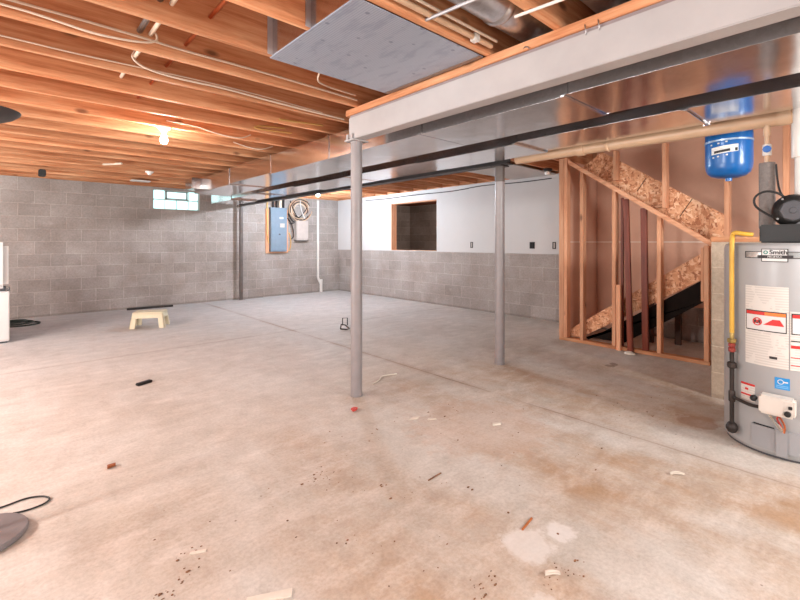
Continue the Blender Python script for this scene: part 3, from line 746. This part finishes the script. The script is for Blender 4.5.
def wrap_text(s, size, tc, zc, mat, off, parent, name='lettering', R_=None, bold=0.):
    cu = bpy.data.curves.new('txt', 'FONT'); cu.body = s; cu.size = size; cu.align_x = 'CENTER'; cu.align_y = 'CENTER'
    cu.extrude = .0004; cu.offset = bold
    ob = bpy.data.objects.new('txt', cu); COL.objects.link(ob)
    dg = bpy.context.evaluated_depsgraph_get(); dg.update()
    me = bpy.data.meshes.new_from_object(ob.evaluated_get(dg)); bpy.data.objects.remove(ob)
    rr = R_ or R
    for v in me.vertices:
        a = rad(tc)+v.co.x/rr; r = rr+off+v.co.z
        v.co = Vector((r*math.cos(a), r*math.sin(a), zc+v.co.y))
    me.materials.append(mat); me.name = name
    o = bpy.data.objects.new(name, me); COL.objects.link(o); o.parent = parent; return o
# name plate
np_ = curved('name_plate', 149, 212, 1.113, 1.152, M_BLKTXT)
curved('plate_face', 150, 211, 1.117, 1.148, M_CHROME, .002, .001, np_)
curved('plate_badge_rim', 165.2, 187.2, 1.094, 1.167, M_BLKTXT, .003, .001, np_)
curved('plate_badge', 166, 186.4, 1.098, 1.163, M_WHITE, .004, .001, np_)
curved('plate_ribbon', 162, 191, 1.113, 1.131, M_BLKTXT, .005, .001, np_)
wrap_text('Smith', .033, 179.4, 1.147, M_BLKTXT, .0062, np_, bold=.0008)
wrap_text('PROMAX', .015, 176.5, 1.122, M_WHITE, .0065, np_)
def ring_on(tc, zc, r0, r1, off, mat, name, parent, R_=R):
    m = MB()
    def f(u, v, o):
        a = 2*PI*u; q = r0+(r1-r0)*v; rr = R_+off+o
        t = rad(tc)+q*math.cos(a)/R_; return Vector((rr*math.cos(t), rr*math.sin(t), zc+q*math.sin(a)))
    m.sheet(f, 20, 1, .0008, 0); return m.build(name, mat, parent)
ring_on(169.2, 1.147, .0055, .0105, .0062, M_TEAL, 'emblem', np_)
# big instruction labels
lb = curved('instruction_label', 149.4, 187.6, .505, .955, M_LABEL)
rb = curved('warning_frame', 150.2, 186.0, .70, .815, M_BLKTXT, .002, .0006, lb)
curved('warning_face', 151.0, 185.2, .706, .790, M_WHITE, .003, .0006, rb)
curved('warning_strip', 151.0, 168, .791, .809, M_REDL, .003, .0006, rb); curved('warning_strip', 168, 185.2, .791, .809, M_ORANGE, .003, .0006, rb)
ring_on(161.5, .752, .017, .023, .0038, M_REDL, 'warning_symbol', rb)
o = curved('warning_symbol', 158.5, 164.5, .742, .762, M_BLKTXT, .0037, .0005, rb)
wrap_text('X', .045, 161.5, .752, M_REDL, .0045, rb, 'warning_cross')
def flame(u, v, o):
    w_ = (.045-.030*v)*(1 if True else 0); t = rad(175.5)+((u-.5)*2*w_+.012*v)/R; rr = R+.0038+o
    return Vector((rr*math.cos(t), rr*math.sin(t), .738+.034*v))
m = MB(); m.sheet(flame, 6, 4, .0006, 0); m.build('warning_flame', M_REDL, rb)
curved('barcode', 172, 178.5, .552, .566, M_BLKTXT, .002, .0005, lb)
lb2 = curved('instruction_label', 188.6, 214, .505, .825, M_LABEL)
curved('warning_frame', 189.6, 213, .70, .815, M_BLKTXT, .002, .0006, lb2); curved('warning_face', 190.4, 212, .706, .79, M_WHITE, .003, .0006, lb2); curved('warning_strip', 190.4, 212, .791, .809, M_REDL, .003, .0006, lb2)
curved('warning_strip', 189.2, 213, .625, .642, M_REDL, .002, .0006, lb2); curved('warning_strip', 189.2, 213, .572, .577, M_REDL, .002, .0006, lb2); curved('warning_strip', 189.2, 213, .53, .535, M_REDL, .002, .0006, lb2); curved('print_line', 189.2, 213, .662, .668, M_BLKTXT, .002, .0006, lb2)
l3 = curved('caution_label', 144.3, 159.2, .284, .384, M_LABEL)
curved('caution_strip', 144.3, 159.2, .372, .384, M_REDL, .002, .0006, l3); curved('caution_strip', 144.3, 159.2, .312, .322, M_REDL, .002, .0006, l3); curved('caution_mark', 149, 152.5, .343, .356, M_REDL, .002, .0006, l3)
l4 = curved('energy_label', 176.4, 188.4, .392, .456, M_BLUEL)
curved('energy_print', 177.5, 187.3, .400, .416, M_LABELB, .002, .0006, l4); ring_on(181.2, .433, .010, .0135, .002, M_WHITE, 'energy_mark', l4)
curved('energy_print', 183, 187, .43, .437, M_WHITE, .002, .0006, l4)
# burner door
dr = curved('burner_door', 157, 204, .045, .165, M_HEATERD, .001, .012)
curved('door_rib', 178, 186.5, .03, .178, M_HEATERD, .013, .012, dr)
curved('door_gap', 158, 176, .166, .171, M_GAP, .001, .004, dr)
m = MB(); a = rad(149); m.lathe([(.012,0),(.012,.004)], (0,0,0), 12); 
# gas control valve
gv = empty('gas_valve', (0,0,0)); gv.parent = wh
def at(t, r, z): return Vector((r*math.cos(rad(t)), r*math.sin(rad(t)), z))
gm = Matrix.Translation(at(179.5, R+.045, .31)) @ Matrix.Rotation(rad(180-.5), 4, 'Z')
MB().box(-.043, .04, -.075, .075, -.048, .052, .010, gm).build('valve_body', M_GV, gv)
MB().box(.0402, .046, -.072, .03, -.035, .046, .004, gm).build('valve_face', M_GV, gv)
bpy.data.objects.remove(gv) if False else None
m = MB(); p = gm @ Vector((.04, .040, 0)); m.box(.0405, .050, .050, .066, .005, .022, .002, gm).build('valve_button', M_BLACK, gv)
t2 = MB(); t2.lathe([(.014,.041),(.014,.058),(.012,.060)], (0,0,0), 16, 'X'); bmesh.ops.transform(t2.bm, matrix=gm @ Matrix.Translation((0,.048,-.020)), verts=t2.bm.verts); t2.build('valve_knob', M_BLACK, gv)
t2 = MB(); t2.lathe([(.016,0),(.016,.02),(.01,.03)], (0,0,0), 12, 'X'); bmesh.ops.transform(t2.bm, matrix=gm @ Matrix.Translation((.01,-.098,.022)), verts=t2.bm.verts); t2.build('side_knob', M_BLACK, gv)
for k, (mt, pts, r) in enumerate(((M_CHROME, [at(172,R+.05,.275), at(174,R+.035,.24), at(181,R+.035,.20), at(184,R+.03,.168)], .007), (M_COPPER, [at(180,R+.05,.262), at(182,R+.035,.24), at(185,R+.03,.20), at(184,R+.035,.165)], .005), (M_RED, [at(181,R+.05,.262), at(179,R+.05,.24), at(181.5,R+.035,.21), at(183,R+.03,.17)], .004), (M_CHROME, [at(173.5,R+.05,.262), at(175,R+.04,.235), at(179,R+.035,.195), at(182.5,R+.03,.17)], .005))):
    MB().tube(pts, r, 8, 2).build('burner_tube', mt, wh)
# gas supply: yellow connector, union, tee and drip leg
gl = empty('gas_line', C+Vector((0,0,0)), 'yellow flexible gas connector and black iron drip leg on the heater front left', 'gas pipe')
q = R+.040
MB().tube([at(155,.285,1.248), at(150,q-.02,1.252), at(143.5,q,1.262), at(140.8,q,1.245), at(140,q,1.19), at(140,q,.95), at(140.2,q,.665)], .0128, 12, 2).build('flexible_hose', M_YELLOW, gl)
MB().lathe([(.012,.63),(.012,.665),(.010,.668)], at(140.2,q,0), 12).build('hose_end', M_BRASS, gl)
MB().lathe([(.020,.605),(.024,.61),(.024,.628),(.016,.63)], at(140.2,q,0), 6).build('flare_nut', M_BRASS, gl)
MB().lathe([(.014,.55),(.018,.555),(.018,.575),(.013,.58),(.018,.585),(.018,.60),(.014,.604)], at(140.2,q,0), 10).build('shutoff_valve', plain('dull_red_valve', (134,44,34), .45), gl)
MB().lathe([(.0115,.13),(.0115,.549)], at(140.2,q,0), 14).build('iron_pipe', M_IRON, gl)
MB().lathe([(.014,.452),(.023,.458),(.025,.472),(.023,.486),(.014,.492)], at(140.2,q,0), 8).build('pipe_union', M_IRON, gl)
MB().lathe([(.015,.255),(.017,.26),(.017,.315),(.015,.32)], at(140.2,q,0), 14).build('pipe_tee', M_IRON, gl)
MB().tube([at(140.2,q,.288), at(150,q+.012,.285), at(160,q+.014,.278), at(167,q-.002,.278), at(169,R+.035,.28)], .0095, 10, 2).build('iron_pipe', M_IRON, gl)
MB().lathe([(.008,.068),(.022,.076),(.030,.094),(.030,.108),(.022,.126),(.012,.134)], at(140.2,q,0), 14).build('end_cap', M_IRON, gl)
# power vent blower on top
bl = empty('vent_blower', C+Vector((-.02,-.03,1.2005)), 'black vent blower with round motor on top of the water heater', 'blower')
MB().box(-.18,.02,-.25,.13,0,.105,.008).build('blower_base', M_BLACK, bl)
MB().lathe([(.11,.1055),(.11,.12),(.09,.136),(.06,.145)], (-.06,-.06,0), 32).build('blower_scroll', M_DGREY, bl)
mm = Matrix.Translation((-.12,-.012,.182)) @ Matrix.Rotation(rad(180+6),4,'Z')
t2 = MB(); t2.lathe([(.092,-.04),(.095,.0),(.09,.02),(.078,.045),(.060,.058)], (0,0,0), 32, 'X'); bmesh.ops.transform(t2.bm, matrix=mm, verts=t2.bm.verts); t2.build('motor_housing', M_BLACK, bl)
t2 = MB(); t2.lathe([(.058,.0585),(.056,.064),(.018,.066),(.016,.072),(.004,.073)], (0,0,0), 8, 'X'); bmesh.ops.transform(t2.bm, matrix=mm, verts=t2.bm.verts); t2.build('motor_cover', M_DGREY, bl)
for a in range(4):
    t2 = MB(); t2.lathe([(.006,.046),(.006,.054)], (0,.080*math.cos(a*PI/2+.6),.080*math.sin(a*PI/2+.6)), 8, 'X'); bmesh.ops.transform(t2.bm, matrix=mm, verts=t2.bm.verts); t2.build('motor_screw', M_CHROME, bl)
MB().tube([(-.13,.04,.13),(-.12,.10,.165),(-.10,.165,.22),(-.10,.165,.28),(-.11,.11,.31),(-.11,.05,.29),(-.10,.02,.255)], .0065, 8, 2).build('motor_cord', M_BLACKR, bl)
MB().tube([(-.06,.02,.25),(.0,.06,.30),(.03,.075,.40),(.03,.08,.48)], .0055, 8, 2).build('motor_cord', M_BLACKR, bl)
# insulated water pipe with valve above the heater
ip = empty('insulated_pipe', (3.515,.458,1.2895), 'grey foam wrapped water pipe rising from the heater with blue valve above', 'pipe')
MB().lathe([(.038,0),(.041,.004),(.041,.405),(.038,.41)], seg=20).build('foam_sleeve', M_INSUL, ip)
MB().lathe([(.014,.411),(.014,.645)], seg=14).build('pipe_run', M_CPVC, ip)
MB().lathe([(.020,.455),(.023,.46),(.023,.52),(.020,.525)], seg=14).build('valve_body', M_PVC, ip)
mm = Matrix.Translation((-.024,-.003,.49)) @ Matrix.Rotation(rad(186),4,'Z')
t2 = MB(); t2.lathe([(.008,0),(.008,.012),(.022,.014),(.022,.022),(.006,.024)], (0,0,0), 8, 'X'); bmesh.ops.transform(t2.bm, matrix=mm, verts=t2.bm.verts); t2.build('valve_handle', M_VALVE, ip)
MB().lathe([(.019,.58),(.019,.63)], seg=14).build('coupling', M_CPVC, ip)
vp = empty('exhaust_pipe', (3.44,.292,1.40), 'white plastic exhaust pipe above the heater at the right edge', 'pipe')
MB().lathe([(.032,.0),(.032,.31)], seg=24).build('pipe_run', M_PVC, vp)
MB().lathe([(.044,.30),(.046,.305),(.046,.50),(.044,.505)], seg=24).build('coupling', M_PVC, vp)
MB().lathe([(.040,.506),(.040,.585)], seg=24).build('pipe_run', M_PVC, vp)
MB().lathe([(.036,-.053),(.038,-.047),(.038,.0),(.033,.003)], seg=24).build('rubber_boot', M_DGREY, vp)

# ------------------------------------------------------------------ blue expansion tank
tx, ty, tz_ = 3.77, .70, 1.655
bt = empty('expansion_tank', (tx,ty,tz_), 'round blue expansion tank hanging above the water heater', 'tank')
r = .137
MB().lathe([(.004,0),(.065,.004),(.10,.016),(.122,.036),(.133,.064),(r,.10),(r,.30),(.131,.345),(.11,.382),(.06,.40),(.004,.405)], seg=48).build('tank_shell', M_BLUE, bt)
MB().lathe([(r+.0005,.246),(r+.004,.248),(r+.004,.258),(r+.0005,.26)], seg=48).build('seam_band', plain('silver_band', (170,190,210), .35, .5), bt)
MB().lathe([(.02,-.02),(.02,.002)], seg=12).build('bottom_nipple', M_BLUE, bt)
MB().lathe([(.016,.404),(.016,.58)], seg=12).build('top_nipple', M_COPPER, bt)
def tlab(name, t0, t1, z0, z1, mat, off, parent=bt, sk=0.):
    def f(u, v, o):
        a = rad(t0+(t1-t0)*u); q = r+off+o; return Vector((q*math.cos(a), q*math.sin(a), z0+(z1-z0)*v+sk*u))
    m = MB(); m.sheet(f, 16, 1, .0008, 0); return m.build(name, mat, parent)
tl = tlab('tank_label', 147, 213, .155, .205, M_LABELT, .001, sk=.012)
tlab('label_print', 155, 194, .163, .180, M_BLKTXT, .002, tl, .008); tlab('label_print', 205, 211, .17, .19, M_BLKTXT, .002, tl, .001)
for (a, z) in ((144,.222),(164,.226),(183,.232),(150,.132),(163,.136),(184,.142)):  # small white marks above and below the tank label
    tlab('white_mark', a, a+5, z, z+.010, M_WHITE, .001)

# ------------------------------------------------------------------ left side of the room
wa = empty('cabinet_appliance', (-.315, 7.02, 0), 'white cabinet at the left edge with the rounded white appliance on top', 'appliance')
MB().box(-.33, .33, -.05, .55, .02, .615, .008).build('cabinet_body', M_WHITE, wa); MB().box(-.31,.31,-.03,.53,0,.0195).build('base_ring', M_DGREY, wa)
MB().box(-.325,.325,-.0605,-.0505,.04,.60,.004).build('cabinet_front', M_WHITE, wa)
wb = empty('rounded_appliance', (-.320, 7.06, .616), 'rounded white appliance standing on the white cabinet at the left edge', 'appliance')
MB().box(-.33, .325, -.05, .45, .03, .585, .05).build('appliance_body', M_WHITE, wb); MB().box(-.30,.30,-.02,.42,0,.0295).build('appliance_foot', M_DGREY, wb)
cable([(-.02,6.93,.622),(.0,6.95,.626),(.015,7.0,.64),(.01,7.1,.66)], .005, M_DGREY, 'grey cord trailing between the two white appliances')
# torchiere floor lamp: only base and shade reach into view
fl = empty('floor_lamp', (-.089, 2.42, 0), 'dark grey torchiere floor lamp at the left edge', 'lamp')
MB().lathe([(.145,0),(.153,.004),(.1555,.012),(.1555,.018),(.150,.026),(.03,.030)], seg=56).build('lamp_base', plain('lamp_base_grey', (112,106,106), .5), fl)
MB().lathe([(.013,.0305),(.013,1.700)], seg=16).build('lamp_pole', M_DGREY, fl)
MB().lathe([(.02,1.690),(.07,1.697),(.105,1.713),(.129,1.734),(.131,1.740),(.126,1.740),(.10,1.720),(.05,1.706),(.014,1.703)], seg=56, caps=False).build('lamp_shade', plain('lamp_shade_dark', (48,46,48), .45), fl)
cable([(-.5,2.75,.005),(-.2,2.66,.005),(-.02,2.655,.005),(.06,2.678,.005),(.12,2.65,.005),(.150,2.60,.005),(.125,2.56,.005),(.06,2.55,.005),(.0,2.57,.005),(-.25,2.66,.0052)], .0042, M_BLACKR, 'dark power cord looped on the floor by the lamp base')
hs = empty('garden_hose', (.13, 8.35, 0), 'dark green hose coiled on the floor by the far wall', 'hose')
for k in range(3):
    pts = [((.22-.04*k)*math.cos(a/24*2*PI)-.03*k, (.20-.035*k)*math.sin(a/24*2*PI), .013+.022*k) for a in range(25)]
    MB().tube(pts, .012, 8).build('hose_loop', plain('hose_green', (34,44,38), .5), hs)
tag(MB().prism([(1.55,8.86),(2.28,8.80),(2.285,8.86),(1.555,8.92)],2,.0,.035,.004).build('black_strip', M_BLACKR), 'black strip lying along the foot of the far wall', 'strip')

# cream step stool
st = empty('step_stool', (1.50, 6.95, 0), 'cream plastic step stool on the floor before the far wall', 'stool')
st.rotation_euler = (0, 0, rad(-27))
def taper_box(x0, x1, y0, y1, z0, z1, k0=1.0, k1=.86):
    t = bmesh.new(); vs = []
    for z, k in ((z0, k0), (z1, k1)):
        vs.append([t.verts.new((x*k, y*k, z)) for x, y in ((x0,y0),(x1,y0),(x1,y1),(x0,y1))])
    t.faces.new(vs[0][::-1]); t.faces.new(vs[1])
    for q in range(4): t.faces.new((vs[0][q], vs[0][(q+1)%4], vs[1][(q+1)%4], vs[1][q]))
    bmesh.ops.bevel(t, geom=t.edges[:], offset=.006, segments=2, affect='EDGES'); return t
m = MB(); m.box(-.20, .20, -.135, .135, .195, .222, .012); m.build('stool_top', M_STOOL, st)
m = MB(); k = lambda z: 1-.14*z/.2
for sy in (-1, 1): m._add(taper_box(-.215, .215, *sorted((sy*.140, sy*.158)), .140, .2, k(.14), k(.2)))
for sx in (-1, 1): m._add(taper_box(*sorted((sx*.205, sx*.225)), -.14, .14, .140, .2, k(.14), k(.2)))
m.build('apron', M_STOOL, st)
for sx in (-1, 1):
    for sy in (-1, 1):
        m = MB(); m._add(taper_box(*sorted((sx*.150, sx*.225)), *sorted((sy*.138, sy*.158)), 0, .145, 1, k(.145)))
        m._add(taper_box(*sorted((sx*.205, sx*.225)), *sorted((sy*.085, sy*.158)), 0, .145, 1, k(.145)))
        m.build('leg', M_STOOL, st)

# pipe fitting standing up from the floor
pf = empty('pipe_fitting', (3.43, 4.90, 0), 'small rusty bracket on the floor behind the near post', 'bracket')
m = MB(); m.tube([(-.03,.02,.06),(-.03,.02,.16),(.03,-.01,.16),(.03,-.01,.06)], .008, 6); m.build('bracket_loop', M_IRON, pf)
m = MB(); m.tube([(-.05,.04,.012),(-.045,.03,.075),(.0,.0,.065),(.05,-.03,.012),(.0,-.03,.010),(-.05,.04,.012)], .010, 6); m.build('bracket_foot', M_IRON, pf)

# black remote control on the floor
rc = empty('remote_control', (.855, 4.175, 0), 'small black remote control lying on the floor', 'remote control'); rc.rotation_euler = (0,0,rad(22))
MB().box(-.062,.062,-.022,.022,.0,.022,.005).build('remote_body', M_BLACK, rc)
for i in range(5): MB().box(-.05+.02*i,-.038+.02*i,-.010,.010,.0222,.0245,.001).build('button', M_DGREY, rc)

# scraps and grit on the slab
rad_ = math.radians
def scrap(name, x, y, pts, h, mat, label, rot=0., bow=0.):
    m = MB(); m.prism(pts, 2, 0, h)
    if bow:
        bmesh.ops.subdivide_edges(m.bm, edges=m.bm.edges[:], cuts=4)
        for v in m.bm.verts: v.co.z += bow*max(0., 1-(v.co.x/.05)**2)
    o = m.build(name, mat, origin=(0,0,0)); o.location = (x,y,.0008); o.rotation_euler = (0,0,rot)
    return tag(o, label, 'scrap')
scrap('wood_chip', 1.452, .785, [(-.028,-.008),(.028,-.007),(.030,.005),(-.022,.009)], .006, M_PAPER, 'curled pale wood chip in the foreground right of the pale patches', -.65, .012)
scrap('wood_chip', 2.555, .69, [(-.036,-.007),(.036,-.008),(.04,.004),(-.032,.007)], .006, M_PAPER, 'curled pale chip on the floor towards the water heater', -.75, .014)
scrap('wood_board', .655, 1.385, [(-.075,-.016),(.075,-.020),(.078,.014),(-.07,.010)], .005, M_PAPER, 'flat whitish wood shim at the bottom edge of the photo', rad_(-28))
scrap('wood_sliver', .545, 1.77, [(-.028,-.008),(.03,-.009),(.03,.006),(-.026,.005)], .004, M_PAPER, 'small flat pale sliver on the foreground floor', rad_(-25))
scrap('paper_scrap', 2.05, 2.12, [(-.045,-.012),(.02,-.02),(.05,.01),(.0,.018)], .004, M_PAPER, 'white paper scrap on the floor right of the near post', -.3)
scrap('paper_scrap', 2.13, 2.03, [(-.03,-.010),(.035,-.008),(.03,.008),(-.02,.012)], .004, M_PAPER, 'smaller paper scrap touching distance from the first, nearer the camera', -.6)
scrap('paper_scrap', 2.385, 1.685, [(-.03,-.014),(.03,-.012),(.035,.010),(-.02,.012)], .010, M_PAPER, 'pale crumb of paper in the middle of the floor', -.5)
cable([(2.28,2.86,.006),(2.40,2.90,.008),(2.47,2.98,.006),(2.62,2.93,.006)], .006, M_PAPER, 'bent off white strip on the floor right of the near post', 'trim_strip')
scrap('red_scrap', 1.83, 2.505, [(-.03,-.014),(.0,-.022),(.032,-.008),(.02,.016),(-.01,.02)], .012, M_RAG, 'red crumpled scrap just in front of the near post', .3, .006)
scrap('wood_stick', 1.64, 1.0, [(-.05,-.003),(.05,-.004),(.05,.003),(-.05,.004)], .005, plain('rust_stick', (170,98,48), .8), 'thin rusty sliver above the pale floor patches', .15)
scrap('wood_stick', 1.62, 1.52, [(-.05,-.003),(.05,-.003),(.05,.003),(-.05,.003)], .004, M_GRIT, 'thin brown splinter in the middle foreground', .05)
scrap('dirt_clump', .405, 2.745, [(-.02,-.010),(.02,-.012),(.028,.006),(-.01,.014)], .012, plain('rust_clump', (138,78,44), .9), 'rust brown crumb on the floor at left', .3, .004)
# loose grit in the three swept-up spots
g = bmesh.new()
def grit(cx, cy, sx, sy, n, rot=0.):
    for _ in range(n):
        u, v = random.gauss(0, sx), random.gauss(0, sy)
        x = cx+u*math.cos(rot)-v*math.sin(rot); y = cy+u*math.sin(rot)+v*math.cos(rot)
        if (x-3.457)**2+(y-.36)**2 < .32**2 or (x-.655)**2+(y-1.385)**2 < .09**2 or x > 4.0: continue
        s = random.choice((.0015,.002,.0025,.003,.0045))
        bmesh.ops.create_icosphere(g, subdivisions=1, radius=s, matrix=Matrix.Translation((x,y,s*.4)) @ Matrix.Diagonal((random.uniform(.8,2.2),random.uniform(.7,1.4),.6,1)))
grit(.36,1.62,.10,.025,46,.4); grit(1.2,1.9,.05,.05,26); grit(1.23,.92,.06,.02,22,.3); grit(1.52,.76,.06,.03,18)
grit(.52,1.79,.03,.01,8); grit(2.0,2.0,.45,.35,30); grit(1.3,1.5,.5,.4,40); grit(3.3,1.1,.35,.2,30); grit(.9,1.5,.3,.3,20); grit(2.7,1.2,.5,.4,20)
me = bpy.data.meshes.new('floor_grit'); g.to_mesh(me); g.free(); me.materials.append(M_GRIT)
o = bpy.data.objects.new('floor_grit', me); COL.objects.link(o); tag(o, 'scattered brown grit and crumbs on the concrete floor', 'grit', None, 'stuff')

# ------------------------------------------------------------------ light
def lamp(loc, power, rad_, col=(1,.95,.9)):  # unseen point lamp, added to even out the brightness
    l = bpy.data.lights.new('added_point_fill', 'POINT'); l.energy = power; l.shadow_soft_size = rad_; l.color = col
    o = bpy.data.objects.new('added_point_fill', l); COL.objects.link(o); o.location = loc
W_ = (1.,.985,.975)
def added_area_fill(loc, power, sx, sy, col=W_):  # unseen area light added as fill, without any fixture
    l = bpy.data.lights.new('added_area_fill', 'AREA'); l.shape = 'RECTANGLE'; l.size = sx; l.size_y = sy; l.energy = power; l.color = col
    o = bpy.data.objects.new('added_area_fill', l); COL.objects.link(o); o.location = loc; return o
lamp((-1.2,-2.0,2.05), 138, .25, W_)
lamp((1.3,-3.2,1.95), 200, .25, W_)
lamp((2.9,-2.0,1.74), 200, .25, W_)
lamp((-3.2,2.2,2.15), 350, .25, W_)
lamp((-3.2,6.0,2.15), 170, .25, W_)
added_area_fill((-.8,-1.9,2.2), 40, 1.2, .3)
added_area_fill((-2.8,4.6,2.2), 180, .4, 1.2)
up = added_area_fill((-4.6,4.0,.15), 720, 1.2, 3.0); up.rotation_euler = (PI, 0, 0)  # added upward fill to brighten the joist undersides
lamp((7.6,6.0,1.9), 55, .1, W_)  # hidden lamp added to lift the dark crawl space
wd = bpy.data.worlds.new('World'); S.world = wd; wd.use_nodes = True
bg = wd.node_tree.nodes['Background']; bg.inputs[0].default_value = (1,.98,.97,1); bg.inputs[1].default_value = .5

# ------------------------------------------------------------------ camera
cam = bpy.data.cameras.new('camera'); co = bpy.data.objects.new('camera', cam); COL.objects.link(co)
cam.sensor_width = 36; cam.lens = 432/800*36; cam.shift_y = -58/800; cam.clip_start = .02
co.location = (0,0,1.205); co.rotation_euler = (PI/2, 0, -math.atan(392/432))
S.camera = co
S.view_settings.view_transform = 'Standard'; S.view_settings.look = 'None'; S.view_settings.gamma = 1
S.view_settings.use_curve_mapping = False; S.view_settings.exposure = 0.48
S.cycles.use_denoising = True; S.cycles.max_bounces = 10; S.cycles.diffuse_bounces = 6; S.cycles.glossy_bounces = 5
